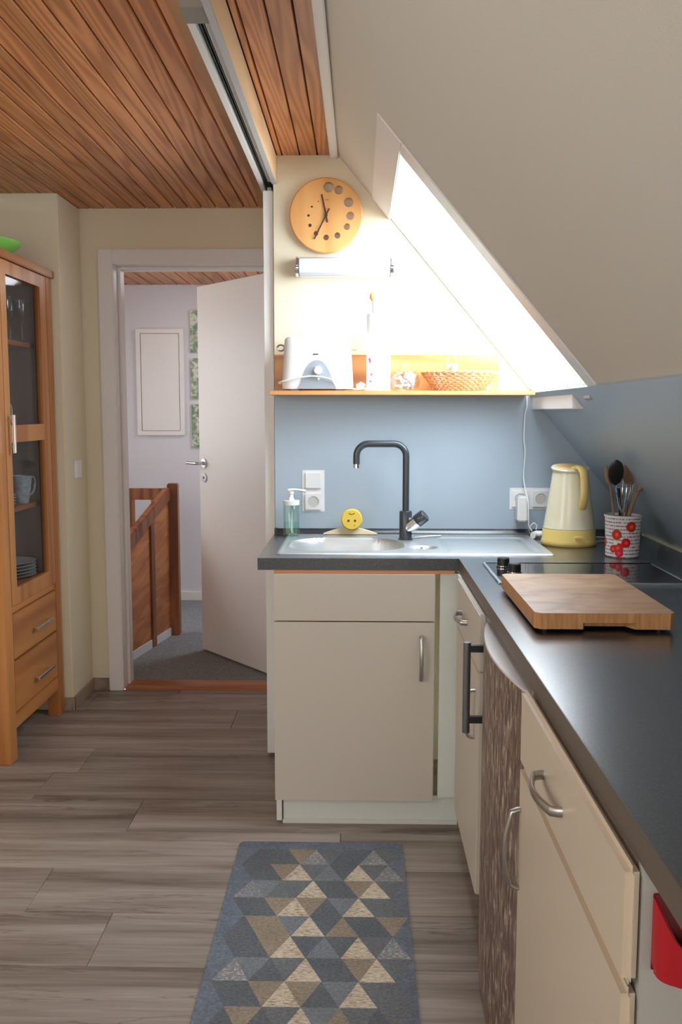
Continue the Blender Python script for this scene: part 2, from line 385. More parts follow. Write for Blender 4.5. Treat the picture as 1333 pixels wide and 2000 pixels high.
# ------------------------------------------------------------------ setting: floor
fl = bx('floor', (-1.85, -2.3, -.06), (1.6, 4.49, -.012), M['groove']); struct(fl, 'wide grey-brown oak plank floor of the kitchen', 'floor')
PW = .25; y0 = 2.92
joints = {0: -.78, 2: -1.10, -3: -.69, 4: -.57, 1: .1, 3: -.2, 5: -1.3, -1: -1.35, -2: .35, -4: -1.25, -5: .2, -6: -.6, -7: -1.1, 6: -.9}
proto = {}
for k in range(-16, 7):
    ya = y0 + PW * k; yb = min(ya + PW, 4.485)
    if yb - ya < .02: continue
    j = joints.get(k, -1.4 + (k * .37) % 1.2); xs = [-1.84]; x = j
    while x - 1.29 > -1.8: x -= 1.29
    while x < 1.2: xs.append(x); x += 1.29
    xs.append(1.3)
    for a, b in zip(xs, xs[1:]):
        if b - a < .03: continue
        bx('plank', (a + .0006, ya + .0006, -.012), (b - .0006, yb - .0006, 0), M['floor'], fl, bevel=.0012, seg=1)
# walls
struct(MB().prism([(-.331, 0), (2.2, 0), (2.2, .9), (1.12, .9), (1.128, sz(1.128)), (-.086, 2.36), (-.331, 2.36)], 'y', 3.58, 3.68).build('wall_back', M['cream']), 'cream gable wall behind the sink', 'wall')
struct(bx('wall_partition', (-.331, 3.68, 0), (-.23, 4.48, 2.36), M['cream']), 'partition wall beside the sliding door', 'wall')
# door wall with opening  X -1.186..-.385 , z 0..2.099
w_ = MB(); w_.box((-2.70, 4.48, 0), (-1.20, 4.60, 2.372)); w_.box((-1.20, 4.48, 2.115), (-.37, 4.60, 2.372)); w_.box((-.37, 4.48, 0), (-.1, 4.60, 2.36))
struct(w_.build('wall_far', M['cream'], smooth=0), 'cream wall around the white doorway', 'wall')
struct(bx('wall_pier', (-1.85, 4.16, 0), (-1.345, 4.48, 2.36), M['cream'], bevel=.004), 'cream wall projection beside the glass cabinet', 'wall')
struct(bx('wall_left', (-1.95, -2.3, 0), (-1.85, 4.6, 2.36), M['cream']), 'cream left wall behind the glass cabinet', 'wall')
struct(bx('wall_front', (-1.95, -2.4, 0), (2.2, -2.3, 2.36), M['cream']))
struct(bx('wall_right', (1.6, -2.3, 0), (1.7, 3.58, 1.2), M['cream']))
# baseboards
struct(MB().box((-1.345, 4.148, 0), (-1.333, 4.48, .062)).box((-1.44, 4.148, 0), (-1.333, 4.16, .062)).build('baseboard_pier', M['base'], bevel=.002), 'taupe baseboard around the wall projection', 'baseboard')
struct(bx('baseboard_far', (-1.345, 4.468, 0), (-1.26, 4.48, .062), M['base'], bevel=.002), 'short taupe baseboard beside the door frame', 'baseboard')
# flat wooden ceiling
ce = MB().box((-1.9, -2.3, 2.373), (-.086, 4.6, 2.45)).build('ceiling', M['groove'], smooth=0); struct(ce, 'orange-brown tongue and groove board ceiling', 'ceiling')
P_ = .0668
bmb = MB()
for k in range(21):                                       # left of the track
    xr = -.4552 - P_ * k - .0328 + P_ * (0)
    xa, xb = xr - P_ + .0048, xr
    if xa < -1.86: break
    if k == 0: pass
    for (ya, yb) in ((-1.2, 4.48),):
        MB().prism([(xa, 2.374), (xa, 2.3665), (xa + .0025, 2.360), (xb - .0025, 2.360), (xb, 2.3665), (xb, 2.374)], 'y', ya, yb).build('board', M['ceil'], ce, smooth=0)
MB().prism([(-.4845, 2.374), (-.4845, 2.3665), (-.482, 2.360), (-.44, 2.360), (-.44, 2.374)], 'y', -1.2, 4.48).build('board', M['ceil'], ce, smooth=0)
edges = [-.318, -.297, -.2302, -.1634, -.1]
for a, b in zip(edges, edges[1:]):                        # right of the track
    MB().prism([(a + .0018, 2.374), (a + .0018, 2.3665), (a + .0035, 2.360), (b - .0035, 2.360), (b - .0018, 2.3665), (b - .0018, 2.374)], 'y', -1.2, 3.58).build('board', M['ceil'], ce, smooth=0)
struct(MB().box((-.116, -1.2, 2.346), (-.086, 3.58, 2.362)).build('trim_1', M['white'], bevel=.004), 'white strip between board ceiling and slope', 'trim')
# roof slope with skylight opening
def spt(x, y, off=0.0): v = Vector((x, y, sz(x))) + sn * off; return v
def slab(mb, xa, xb, ya, yb, o0, o1, mi=0):
    vs = [spt(x, y, o) for o in (o0, o1) for (x, y) in ((xa, ya), (xb, ya), (xb, yb), (xa, yb))]
    return mb.add(vs, [(0, 3, 2, 1), (4, 5, 6, 7), (0, 1, 5, 4), (1, 2, 6, 5), (2, 3, 7, 6), (3, 0, 4, 7)], mi)
rs = MB(); XT, XB, YN, YF = .045, .66, 2.58, 3.58
slab(rs, -.20, 1.30, -2.3, YN, .0, .05); slab(rs, -.20, XT, YN, 6.80, .0, .05); slab(rs, XB, 1.30, YN, 6.80, .0, .05); slab(rs, XT, XB, YF + .001, 6.80, .0, .05)
struct(rs.build('wall_slope', M['slope'], smooth=0), 'pale plastered roof slope around the skylight', 'wall')
# skylight
wi = bpy.data.objects.new('window_1', None); COL.objects.link(wi); wi.location = (.36, 3.08, 1.8); struct(wi, 'bright roof window with white frame above the shelf', 'window')
slab(MB(), XT, XT + .068, YN, YF, -.004, .034).build('frame_rail', M['white'], wi, bevel=.003)
slab(MB(), XT + .068, XB, YN, YN + .10, -.004, .034).build('frame_rail', M['white'], wi, bevel=.003)
slab(MB(), XT + .068, XB - .006, YF - .012, YF, .004, .034).build('frame_rail', M['white'], wi, bevel=.003)
slab(MB(), XB - .006, XB, YN + .10, YF, .004, .034).build('frame_rail', M['white'], wi, bevel=.003)
slab(MB(), XT + .06, XB - .002, YN + .08, YF - .01, .020, .024).build('pane', M['pane'], wi, smooth=0)
sb = MB().prism([(.664, 1.459), (.664, 1.407), (.728, 1.407), (.69, 1.459)], 'y', 2.90, 3.58)
struct(sb.build('trim_2', M['white'], bevel=.002), 'white sill board below the roof window', 'trim')
cp = thing('window_catch', (.685, 2.74, 1.43), 'small grey catch at the lower corner of the roof window', 'catch')
MB().prism([(.672, 1.462), (.668, 1.440), (.684, 1.430), (.708, 1.436), (.695, 1.462)], 'y', 2.70, 2.78).build('housing', M['grey'], cp, bevel=.003)
bx('slot', (.688, 2.715, 1.426), (.703, 2.745, 1.431), M['black'], cp, bevel=.001)

# splash panels
bp_ = MB().prism([(-.331, .921), (1.10, .921), (1.115, .925), (.672, 1.452), (.672, 1.459), (-.331, 1.459)], 'y', 3.570, 3.58)
tag(bp_.build('splashback', M['blue'], smooth=0), 'flat blue-grey splashback panel behind the sink', 'splashback')
sp_ = MB(); slab(sp_, .6565, 1.122, -1.6, 3.568, -.010, -.001)
tag(sp_.build('splashback', M['blue'], smooth=0), 'sloping blue-grey splashback panel on the roof slope above the hob', 'splashback')
# hall
struct(bx('floor_hall', (-2.6, 4.62, -.06), (-.05, 6.69, 0), M['carpet']), 'blue-grey speckled carpet in the hall', 'carpet')
struct(bx('wall_hall_far', (-2.7, 6.69, -.06), (.0, 6.8, 2.312), M['hallwall']), 'pale grey-white far wall of the hall', 'wall')
struct(bx('wall_hall_left', (-2.7, 4.60, -.06), (-2.6, 6.69, 2.36), M['hallwall']))
struct(bx('wall_hall_right', (-.05, 4.60, -.06), (.0, 6.69, 2.3), M['hallwall']))
struct(bx('baseboard_hall', (-2.6, 6.675, 0), (-.05, 6.69, .066), M['white'], bevel=.003), 'low white baseboard of the hall wall', 'baseboard')
hc = bx('ceiling_hall', (-2.7, 4.60, 2.312), (-.09, 6.8, 2.36), M['groove']); struct(hc, 'wooden board ceiling of the hall', 'ceiling')
for k in range(24):
    xa = -2.3 + .0905 * k
    MB().prism([(xa + .003, 2.313), (xa + .003, 2.307), (xa + .006, 2.300), (xa + .0845, 2.300), (xa + .0875, 2.307), (xa + .0875, 2.313)], 'y', 4.61, 6.685).build('board', M['ceil'], hc, smooth=0)
# threshold and door frame
struct(MB().box((-1.186, 4.49, -.02), (-.385, 4.62, .012)).build('trim_3', M['thresh'], bevel=.005), 'reddish wooden threshold of the doorway', 'threshold')
dr = bpy.data.objects.new('door_1', None); COL.objects.link(dr); dr.location = (-.8, 4.5, 0); struct(dr, 'open white interior door with its white frame', 'door')
MB().box((-1.258, 4.462, 0), (-1.186, 4.48, 2.168)).build('casing', M['jambw'], dr, bevel=.004)
MB().box((-1.186, 4.462, 2.098), (-.36, 4.48, 2.168)).build('casing', M['jambw'], dr, bevel=.004)
MB().box((-.39, 4.462, 0), (-.35, 4.48, 2.168)).build('casing', M['jambw'], dr, bevel=.004)
MB().box((-1.20, 4.478, 0), (-1.186, 4.62, 2.115)).box((-1.186, 4.545, 0), (-1.172, 4.62, 2.10)).build('jamb', M['jambw'], dr, bevel=.003)
MB().box((-1.186, 4.478, 2.098), (-.385, 4.62, 2.115)).box((-1.172, 4.545, 2.085), (-.385, 4.62, 2.098)).build('jamb', M['jambw'], dr, bevel=.003)
MB().box((-.385, 4.478, 0), (-.37, 4.62, 2.115)).build('jamb', M['jambw'], dr, bevel=.003)
fe = Vector((-.923, 5.256, 0)); he = Vector((-.395, 4.637, 0)); du = (fe - he).normalized(); dn = Vector((-du.y, du.x, 0))
if dn.y > 0: dn = -dn                                       # towards the viewer
L_ = (fe - he).length; cdoor = he + du * L_ / 2 - dn * .02
lf = MB().obox(cdoor + Vector((0, 0, 1.053)), du, dn, (0, 0, 1), L_ / 2, .02, 1.043).build('leaf', M['white'], dr, bevel=.003)
hp = fe - du * .055 + Vector((0, 0, 1.104)); 
hm = MB(); hm.sweep([hp, hp + dn * .045], .009); hm.sweep(smoothpath([hp + dn * .045, hp + dn * .052 + du * .015, hp + dn * .052 + du * .11]), .0085)
def disc(c, n, r, t, mb=None, seg=28):
    mb = mb or MB(); c = Vector(c); n = Vector(n).normalized(); return mb.sweep([c, c + n * t], r, seg=seg)
disc(hp, dn, .026, .008, hm); hm.build('lever_handle', M['steel'], lf)
lk = fe - du * .055 + Vector((0, 0, 1.022)); km = disc(lk, dn, .026, .007); kr = km.build('lock_rosette', M['steel'], lf)
disc(lk + dn * .0065, dn, .007, .0012).build('keyhole', M['black'], lf)

# sliding door, beam, track
sdr = thing('sliding_door', (-.352, 4.0, 0), 'white sliding door panel seen edge-on at the end of the sink wall', 'sliding door')
bx('leaf', (-.373, 3.60, .014), (-.335, 4.43, 2.236), M['white'], sdr, bevel=.002)
bx('hanger', (-.362, 3.66, 2.236), (-.346, 3.72, 2.262), M['steeld'], sdr); bx('hanger', (-.362, 4.25, 2.236), (-.346, 4.31, 2.262), M['steeld'], sdr)
tk = thing('sliding_door_track', (-.35, 3.2, 2.26), 'long sliding door track with dark channel under the ceiling', 'track')
bx('side_board', (-.336, -1.2, 2.258), (-.3185, 3.578, 2.3595), M['pale'], tk, bevel=.001, label='pale pine side board')
bx('end_block', (-.390, 2.06, 2.259), (-.3365, 2.144, 2.3595), M['taupe'], tk, bevel=.001, label='taupe end block')
bx('track_rail', (-.3905, 2.146, 2.262), (-.372, 4.45, 2.335), M['white'], tk, bevel=.001)
bx('track_rail', (-.3505, 2.146, 2.262), (-.3365, 3.578, 2.335), M['alu'], tk, bevel=.001)
bx('channel', (-.372, 2.146, 2.300), (-.3505, 4.45, 2.335), M['channel'], tk)
for xx in (-.367, -.3595): bx('channel_rib', (xx, 2.146, 2.274), (xx + .002, 4.45, 2.301), M['channel'], tk)
bx('top_board', (-.3905, 2.146, 2.335), (-.3365, 4.45, 2.3595), M['alu'], tk)
tag(bx('cover_board', (-.458, -1.2, 2.352), (-.3915, 4.46, 2.3597), M['trimwood'], bevel=.001), 'narrow plain wooden cover board left of the sliding door track', 'board')
tag(bx('grey_strip', (-.3360, -1.2, 2.2545), (-.3185, 3.578, 2.2578), M['alu']), 'thin light grey strip under the pale board of the track', 'strip')

# ------------------------------------------------------------------ glass-fronted cabinet
XF = -1.38; XK = -1.76; cb = thing('display_cabinet', (-1.57, 3.81, 0), 'tall orange-brown wooden cabinet with glass door and two drawers', 'cabinet')
YA, YB = 3.478, 4.145
for (ya, yb) in ((YA, YA + .072), (YB - .072, YB)):
    bx('leg', (XF - .055, ya, 0), (XF, yb, 1.985), M['oak'], cb, bevel=.003); bx('leg', (XK, ya, 0), (XK + .055, yb, 1.985), M['oak'], cb, bevel=.003)
bx('side_panel', (XK + .05, YA + .008, .12), (XF - .05, YA + .028, 1.985), M['oak'], cb); bx('side_panel', (XK + .05, YB - .028, .12), (XF - .05, YB - .008, 1.985), M['oak'], cb)
bx('back_panel', (XK + .01, YA + .02, .12), (XK + .02, YB - .02, 1.985), M['interior'], cb)
for nm_, lo_, hi_ in (('lining', (XK + .055, YA + .074, .68), (XK + .058, YB - .074, 1.98)), ('lining', (XK + .058, YB - .077, .68), (XF - .056, YB - .074, 1.98)), ('lining', (XK + .058, YA + .074, .68), (XF - .056, YA + .077, 1.98)), ('lining', (XK + .058, YA + .077, 1.977), (XF - .03, YB - .077, 1.98))):
    bx(nm_, lo_, hi_, M['interior'], cb)
bx('top', (XK - .01, YA - .01, 1.985), (XF + .012, YB + .008, 2.018), M['oaky'], cb, bevel=.003)
bx('lower_rail', (XF - .03, YA + .07, .125), (XF - .004, YB - .07, .187), M['oaky'], cb, bevel=.002)
bx('middle_rail', (XF - .03, YA + .07, .594), (XF - .008, YB - .07, .622), M['oaky'], cb, bevel=.002, label='darker recessed rail')
bx('floor_panel', (XK + .02, YA + .03, .655), (XF - .035, YB - .03, .675), M['oaky'], cb)
for z in (.98, 1.318, 1.672): bx('shelf', (XK + .06, YA + .078, z), (XF - .057, YB - .078, z + .02), M['oaky'], cb, bevel=.001)
for (z0, z1) in ((.405, .592), (.190, .400)):
    d = bx('drawer', (XF - .3, YA + .075, z0 + .002), (XF - .002, YB - .075, z1 - .002), M['oaky'], cb, bevel=.003)
    zm = z0 + .083; hb = MB(); hb.sweep([(XF, 3.775, zm), (XF + .022, 3.775, zm)], .004); hb.sweep([(XF, 3.935, zm), (XF + .022, 3.935, zm)], .004)
    hb.box((XF + .018, 3.755, zm - .006), (XF + .027, 3.955, zm + .006)); hb.build('handle', M['chrome'], d, bevel=.001)
gd = MB(); y1, y2 = 3.553, 4.070
gd.box((XF - .022, y1, .625), (XF, 3.61, 1.982)); gd.box((XF - .022, 3.992, .625), (XF, y2, 1.982))
gd.box((XF - .022, 3.61, 1.93), (XF, 3.992, 1.982)); gd.box((XF - .022, 3.61, 1.275), (XF, 3.992, 1.344)); gd.box((XF - .022, 3.61, .625), (XF, 3.992, .692))
gdo = gd.build('door', M['oak'], cb, smooth=0)
MB().box((XF - .014, 3.605, 1.34), (XF - .010, 3.997, 1.935)).build('pane', M['cabglass'], gdo, smooth=0)
MB().box((XF - .014, 3.605, .688), (XF - .010, 3.997, 1.28)).build('pane', M['cabglass'], gdo, smooth=0)
hb = MB(); hb.box((XF + .018, 3.573, 1.235), (XF + .028, 3.588, 1.385)); hb.sweep([(XF, 3.58, 1.26), (XF + .02, 3.58, 1.26)], .004); hb.sweep([(XF, 3.58, 1.36), (XF + .02, 3.58, 1.36)], .004)
hb.build('handle', M['chrome'], gdo, bevel=.001)
# things in the cabinet
for k in range(5):
    z = .6755 + .0145 * k; c = (-1.535, 3.935, z)
    o = MB().lathe(c, [(.0, .003), (.055, .003), (.06, 0), (.066, .003), (.112, .0135), (.113, .0155), (.066, .0075), (.0, .0065)], 40).build('plate', M['china'])
    tag(o, ['lowest white plate of the stack in the cabinet', 'second white plate from the bottom of the stack', 'middle white plate of the stack of five', 'second white plate from the top of the stack', 'topmost white plate of the stack in the cabinet'][k], 'plate', 'white plates stacked at the bottom of the cabinet')
for k in range(4):
    o = MB().lathe((-1.505, 3.80, 1.0005 + .0125 * k), [(0, .002), (.03, .002), (.033, 0), (.036, .002), (.058, .011), (.059, .013), (.036, .006), (0, .005)], 32).build('saucer', M['china'])
    tag(o, ['lowest small white saucer of the stack beside the blue-grey cup', 'second saucer from the bottom beside the blue-grey cup', 'second saucer from the top beside the blue-grey cup', 'topmost small saucer of the stack beside the blue-grey cup'][k], 'saucer', 'saucers beside the cup')
cu = thing('cup', (-1.465, 3.925, 1.0), 'blue-grey glazed cup on the middle cabinet shelf', 'cup')
MB().lathe((-1.465, 3.925, 1.0005), [(0, .002), (.024, 0), (.028, .004), (.034, .03), (.045, .11), (.047, .122), (.044, .122), (.040, .1), (.03, .02), (0, .008)], 32).build('body', M['cupblue'], cu)
hd = Vector((.30, .95, 0)).normalized(); b0 = Vector((-1.465, 3.925, 1.0))
MB().sweep(smoothpath([b0 + hd * .040 + Vector((0, 0, .1)), b0 + hd * .078 + Vector((0, 0, .112)), b0 + hd * .092 + Vector((0, 0, .085)), b0 + hd * .075 + Vector((0, 0, .045)), b0 + hd * .034 + Vector((0, 0, .028))]), .006, .0045).build('handle', M['cupblue'], cu)
mu = thing('mug', (-1.49, 3.77, 1.338), 'cream mug on the cabinet shelf behind the door rail', 'mug')
MB().lathe((-1.49, 3.77, 1.3385), [(0, .003), (.034, 0), (.037, .004), (.040, .095), (.037, .095), (.034, .01), (0, .008)], 28).build('body', M['mugcream'], mu)
b0 = Vector((-1.49, 3.77, 1.338)); 
MB().sweep(smoothpath([b0 + hd * .036 + Vector((0, 0, .085)), b0 + hd * .07 + Vector((0, 0, .09)), b0 + hd * .08 + Vector((0, 0, .055)), b0 + hd * .065 + Vector((0, 0, .025)), b0 + hd * .034 + Vector((0, 0, .02))]), .0055, .004).build('handle', M['mugcream'], mu)
gp = thing('champagne_glass', (-1.475, 3.85, 1.692), 'clear stemmed glass nearest the door frame on the top shelf', 'glass', 'stemmed glasses on the top shelf')
MB().lathe((-1.475, 3.85, 1.6925), [(0, 0), (.03, .0), (.031, .002), (.004, .007), (.0035, .07), (.006, .08), (.020, .11), (.023, .15), (.021, .18), (.0195, .18), (.0215, .15), (.018, .112), (0, .085)], 28).build('bowl', M['clear'], gp)
for (x, y, lb) in ((-1.512, 3.99, 'clear stemmed glass in the middle of the three, set back'), (-1.452, 3.965, 'clear stemmed glass farthest right on the top shelf')):
    c = copytree(gp); c.location = (x, y, 1.692); c['label'] = lb
# green bowl on top
tag(MB().lathe((-1.60, 3.79, 2.0185), [(0, .004), (.12, 0), (.13, .003), (.205, .055), (.213, .066), (.206, .066), (.12, .009), (0, .008)], 48).build('bowl', M['green']), 'large bright green plastic bowl on top of the cabinet', 'bowl')
# light switch
ls = thing('light_switch', (-1.34, 4.33, 1.08), 'small cream-white light switch beside the doorway', 'switch')
bx('plate', (-1.345, 4.285, 1.085), (-1.336, 4.375, 1.168), M['plastic'], ls, bevel=.002); bx('rocker', (-1.336, 4.298, 1.097), (-1.333, 4.362, 1.156), M['plastic'], ls, bevel=.001)

# ------------------------------------------------------------------ hall things
mc = thing('meter_cupboard', (-1.45, 6.67, 1.225), 'white meter cupboard door on the hall wall', 'cupboard')
mf = MB(); x0, x1, z0, z1 = -1.62, -1.276, 1.225, 1.988
for lo, hi in (((x0, 6.672, z0), (x0 + .03, 6.69, z1)), ((x1 - .03, 6.672, z0), (x1, 6.69, z1)), ((x0 + .03, 6.672, z1 - .03), (x1 - .03, 6.69, z1)), ((x0 + .03, 6.672, z0), (x1 - .03, 6.69, z0 + .03))): mf.box(lo, hi)
mf.build('frame', M['white'], mc, smooth=0); bx('door', (x0 + .034, 6.676, z0 + .034), (x1 - .034, 6.689, z1 - .034), M['white'], mc, bevel=.002)
disc((x0 + .05, 6.676, 1.60), (0, -1, 0), .012, .003).build('lock', M['white'], mc)
for k, (za, zb) in enumerate(((1.82, 2.12), (1.49, 1.78), (1.14, 1.45))):
    p = thing('picture', (-1.10, 6.68, za), ['upper green botanical picture beside the open door', 'middle green botanical picture beside the open door', 'lower green botanical picture beside the open door'][k], 'picture', 'green pictures on the hall wall')
    m = NT('botanical_print'); n = m.noise(m.co('Object', (1, 1, 1)), 14 + 4 * k, 4, .6, 1.0)
    m.l(m.ramp(n, [(.4, rgb(112, 140, 112)), (.52, rgb(150, 168, 140)), (.6, rgb(214, 216, 206))]), m.b.inputs['Base Color'])
    bx('canvas', (-1.225, 6.675, za), (-.98, 6.69, zb), m.m, p, bevel=.001)
# stair railing
sr = thing('stair_railing', (-1.22, 5.4, 0), 'reddish wooden stair railing with diagonal boards and newel post', 'railing')
A = Vector((-1.19, 5.62, 0)); dA = Vector((-.095, -.57, 0)).normalized(); nA = Vector((-dA.y, dA.x, 0))
MB().box((-1.192, 5.615, 0), (-1.128, 5.68, .955)).build('newel_post', M['rail'], sr, bevel=.006)
for t_, nm in ((.285, 'post'),):
    c = A + dA * t_; h = .905 - .37 * t_; MB().obox(c + Vector((0, 0, h / 2)), dA, nA, (0, 0, 1), .03, .018, h / 2).build(nm, M['rail'], sr, bevel=.003)
s0 = A + Vector((0, 0, .905)); s1 = A + dA * 1.0 + Vector((0, 0, .905 - .37)); dv = (s1 - s0).normalized()
MB().obox((s0 + s1) / 2 + Vector((0, 0, -.01)), dv, nA, dv.cross(nA).normalized(), (s1 - s0).length / 2, .022, .04).build('handrail', M['rail'], sr, bevel=.006)
for k in range(16):                                        # diagonal infill boards clipped to the panel
    m = MB(); zt = lambda t: .875 - .37 * t; e = -.5 + .085 * k; pts = []
    sl = .42
    def zl(t, c): return c + sl * (1.0 - t)
    N = 12; lo = []; hi = []
    for i in range(N + 1):
        t = i / N * .98; a = max(.03, zl(t, e)); b = min(zt(t), zl(t, e + .082))
        if b > a + .002: lo.append((t, a)); hi.append((t, b))
    if len(lo) < 2: continue
    poly = lo + hi[::-1]; n = len(poly); vs = []
    for s_ in (-.006, .006): vs += [A + dA * t + nA * s_ + Vector((0, 0, z)) for t, z in poly]
    fs = [tuple(range(n)), tuple(range(2 * n - 1, n - 1, -1))] + [(i, i + n, (i + 1) % n + n, (i + 1) % n) for i in range(n)]
    m.add(vs, fs).build('board', M['railpanel'], sr, smooth=0)
MB().obox(A + dA * .5 + Vector((0, 0, .024)), dA, nA, (0, 0, 1), .5, .012, .024).build('base_strip', M['hallwall'], sr, label='pale grey strip along the foot of the railing')
br = thing('stair_railing', (-1.55, 6.3, 0), 'low wooden rail at the back of the stairwell behind the newel post', 'railing')
bx('top_rail', (-1.75, 6.28, .79), (-1.31, 6.32, .868), M['rail'], br, bevel=.004)
for xx in (-1.60, -1.445): bx('post', (xx, 6.285, 0), (xx + .035, 6.315, .79), M['rail'], br)

# ------------------------------------------------------------------ worktop
wt = thing('worktop', (.3, 2.5, .881), 'dark anthracite L-shaped worktop with sink and hob', 'worktop')
Z0, Z1 = .8815, .921; HX0, HX1, HY0, HY1 = -.262, .635, 3.058, 3.512
a = MB()
a.box((-.335, 2.965, Z0), (HX0, 3.56, Z1)); a.box((HX0, 2.965, Z0), (HX1, HY0, Z1)); a.box((HX0, HY1, Z0), (HX1, 3.568, Z1)); a.box((HX1, 2.965, Z0), (1.10, 3.568, Z1))
a.box((-.335, 3.56, Z0), (HX0, 3.568, Z1))
a.build('slab', M['top'], wt, smooth=0)
MB().box((.327, -1.2, Z0), (1.10, 2.9645, Z1)).build('slab', M['top'], wt, smooth=0)
edge_mat = plain('worktop_edge_brown', rgb(96, 84, 74), .42, bscale=300, bstr=.2, var=.12)
bx('edge_band', (.3255, 2.352, Z0), (.3272, 2.965, Z1), edge_mat, wt); bx('edge_band', (.3255, -1.2, Z0), (.3272, 2.350, Z1), edge_mat, wt)
MB().prism([(3.568, Z1), (3.568, .943), (3.562, .943), (3.548, .932), (3.545, Z1)], 'x', -.325, 1.095).build('upstand', M['top'], wt, bevel=.001)
bx('upstand_end_cap', (-.333, 3.546, Z1), (-.323, 3.569, .945), M['black'], wt, bevel=.001)

# sink
sk = thing('sink', (.19, 3.29, .921), 'stainless steel inset sink with drainer in the worktop', 'sink')
SX0, SX1, SY0, SY1 = -.28, .655, 3.04, 3.532
def rbox(x, y, cx, cy, hx, hy, r):
    dx, dy = abs(x - cx) - hx + r, abs(y - cy) - hy + r
    return math.hypot(max(dx, 0), max(dy, 0)) + min(max(dx, dy), 0) - r
def sst(a, b, x): t = min(1, max(0, (x - a) / (b - a))); return t * t * (3 - 2 * t)
def sinkz(x, y):
    e = min(x - SX0, SX1 - x, y - SY0, SY1 - y)
    z = .0005 + .0045 * sst(0, .007, e) - .0025 * sst(.010, .018, e)
    d = rbox(x, y, -.045, 3.265, .205, .168, .13); z -= .15 * sst(0, .03, -d) * (0.9 + .1 * sst(.03, .15, -d)); z += .0015 * sst(.012, 0, abs(d + .002))
    d2 = math.hypot(x - .225, y - 3.20) - .052; z -= .012 * sst(0, .014, -d2)
    d3 = rbox(x, y, .455, 3.285, .165, .19, .04); z -= .006 * sst(0, .012, -d3)
    if d3 < -.02: z += .0022 * (.5 + .5 * math.cos((y - 3.285) * 2 * PI / .038)) * sst(.02, .03, -d3)
    return .9212 + z
NX, NY = 187, 99; g = MB(); vs = []; fs = []
for j in range(NY + 1):
    for i in range(NX + 1):
        x = SX0 + (SX1 - SX0) * i / NX; y = SY0 + (SY1 - SY0) * j / NY; vs.append((x, y, sinkz(x, y)))
for j in range(NY):
    for i in range(NX): q = j * (NX + 1) + i; fs.append((q, q + 1, q + NX + 2, q + NX + 1))
g.add(vs, fs).build('basin_sheet', M['sinksteel'], sk, smooth=60)
st = MB(); disc((.225, 3.20, .909), (0, 0, 1), .034, .003, st); st.lathe((.225, 3.20, .912), [(.012, 0), (.012, .008), (.008, .012), (0, .012)], 20)
for k in range(8): a_ = k * PI / 4; st.sweep([(.225 + .012 * math.cos(a_), 3.20 + .012 * math.sin(a_), .914), (.225 + .032 * math.cos(a_), 3.20 + .032 * math.sin(a_), .914)], .0015, seg=6)
st.build('strainer', M['steeld'], sk)
st = MB(); st.lathe((-.045, 3.265, .776), [(.04, 0), (.04, .002), (.03, .003), (.0, .001)], 28); st.build('drain', M['chrome'], sk)
# faucet
fa = thing('faucet', (.172, 3.40, .925), 'black kitchen faucet with squared swan neck behind the sink', 'faucet')
FX, FY = .172, 3.40
MB().lathe((FX, FY, .9225), [(.028, 0), (.028, .004), (.0235, .006), (.0235, .105), (.022, .108), (.012, .11)], 32).build('base', M['faucet'], fa)
q = [(FX, FY, 1.02), (FX, FY, 1.235)]; R_ = .045
q += [(FX - R_ + R_ * math.cos(t), FY, 1.235 + R_ * math.sin(t)) for t in [PI / 2 * k / 8 for k in range(1, 9)]]
XS = -.012; q += [(XS + R_ + .02, FY, 1.28)]; q += [(XS + R_ - R_ * math.sin(t), FY, 1.28 - R_ + R_ * math.cos(t)) for t in [PI / 2 * k / 8 for k in range(0, 9)]]
q += [(XS, FY, 1.205)]
MB().sweep(q, .0125, seg=20).build('neck', M['faucet'], fa); MB().sweep([(XS, FY, 1.205), (XS, FY, 1.190)], .0118, seg=20).build('aerator', M['chrome'], fa)
lv = Vector((.74, -.25, .62)).normalized()
c0 = Vector((FX + .004, FY - .006, .963))
MB().sweep([c0, c0 + lv * .02, c0 + lv * .05], .0235, seg=24, radii=[.7, 1, 1]).build('lever_body', M['chrome'], fa, label='chrome underside of the lever')
c1 = c0 + lv * .05; MB().sweep([c1, c1 + lv * .002, c1 + lv * .036, c1 + lv * .040], .0235, seg=24, radii=[1, 1.03, 1.03, .9]).build('lever_cap', M['faucet'], fa)
tag(MB().sweep(smoothpath([(.205, 3.43, .9255), (.26, 3.44, .930), (.31, 3.475, .9275)]), .003).build('loose_wire', M['plastic']), 'short thin white wire lying on the sink behind the strainer', 'wire')
# soap dispenser
so = thing('soap_dispenser', (-.262, 3.50, .924), 'green transparent soap dispenser with white pump by the sink', 'soap dispenser')
SO = (-.262, 3.485, .9255)
MB().lathe(SO, [(0, .001), (.028, 0), (.0315, .003), (.0315, .118), (.028, .122), (.026, .122), (.0295, .117), (.0295, .006), (0, .004)], 36).build('bottle', M['soapglass'], so)
MB().lathe((SO[0], SO[1], SO[2] + .005), [(0, 0), (.0285, 0), (.0285, .045), (0, .045)], 32).build('liquid', M['soapliq'], so)
MB().sweep([(SO[0] + .002, SO[1], .935), (SO[0] + .002, SO[1], 1.05)], .003, seg=8).build('dip_tube', M['plastic'], so)
MB().lathe((SO[0], SO[1], SO[2] + .1185), [(.032, 0), (.032, .016), (.030, .018), (.011, .018), (.011, .026), (.0085, .028), (.0085, .040), (.011, .042), (.011, .052), (0, .052)], 28).build('collar', M['plastic'], so)
MB().sweep(smoothpath([(SO[0] - .012, SO[1], 1.100), (SO[0] + .01, SO[1], 1.102), (SO[0] + .038, SO[1], 1.099), (SO[0] + .056, SO[1], 1.096)]), .0085, .0055, seg=14).build('spout', M['plastic'], so)
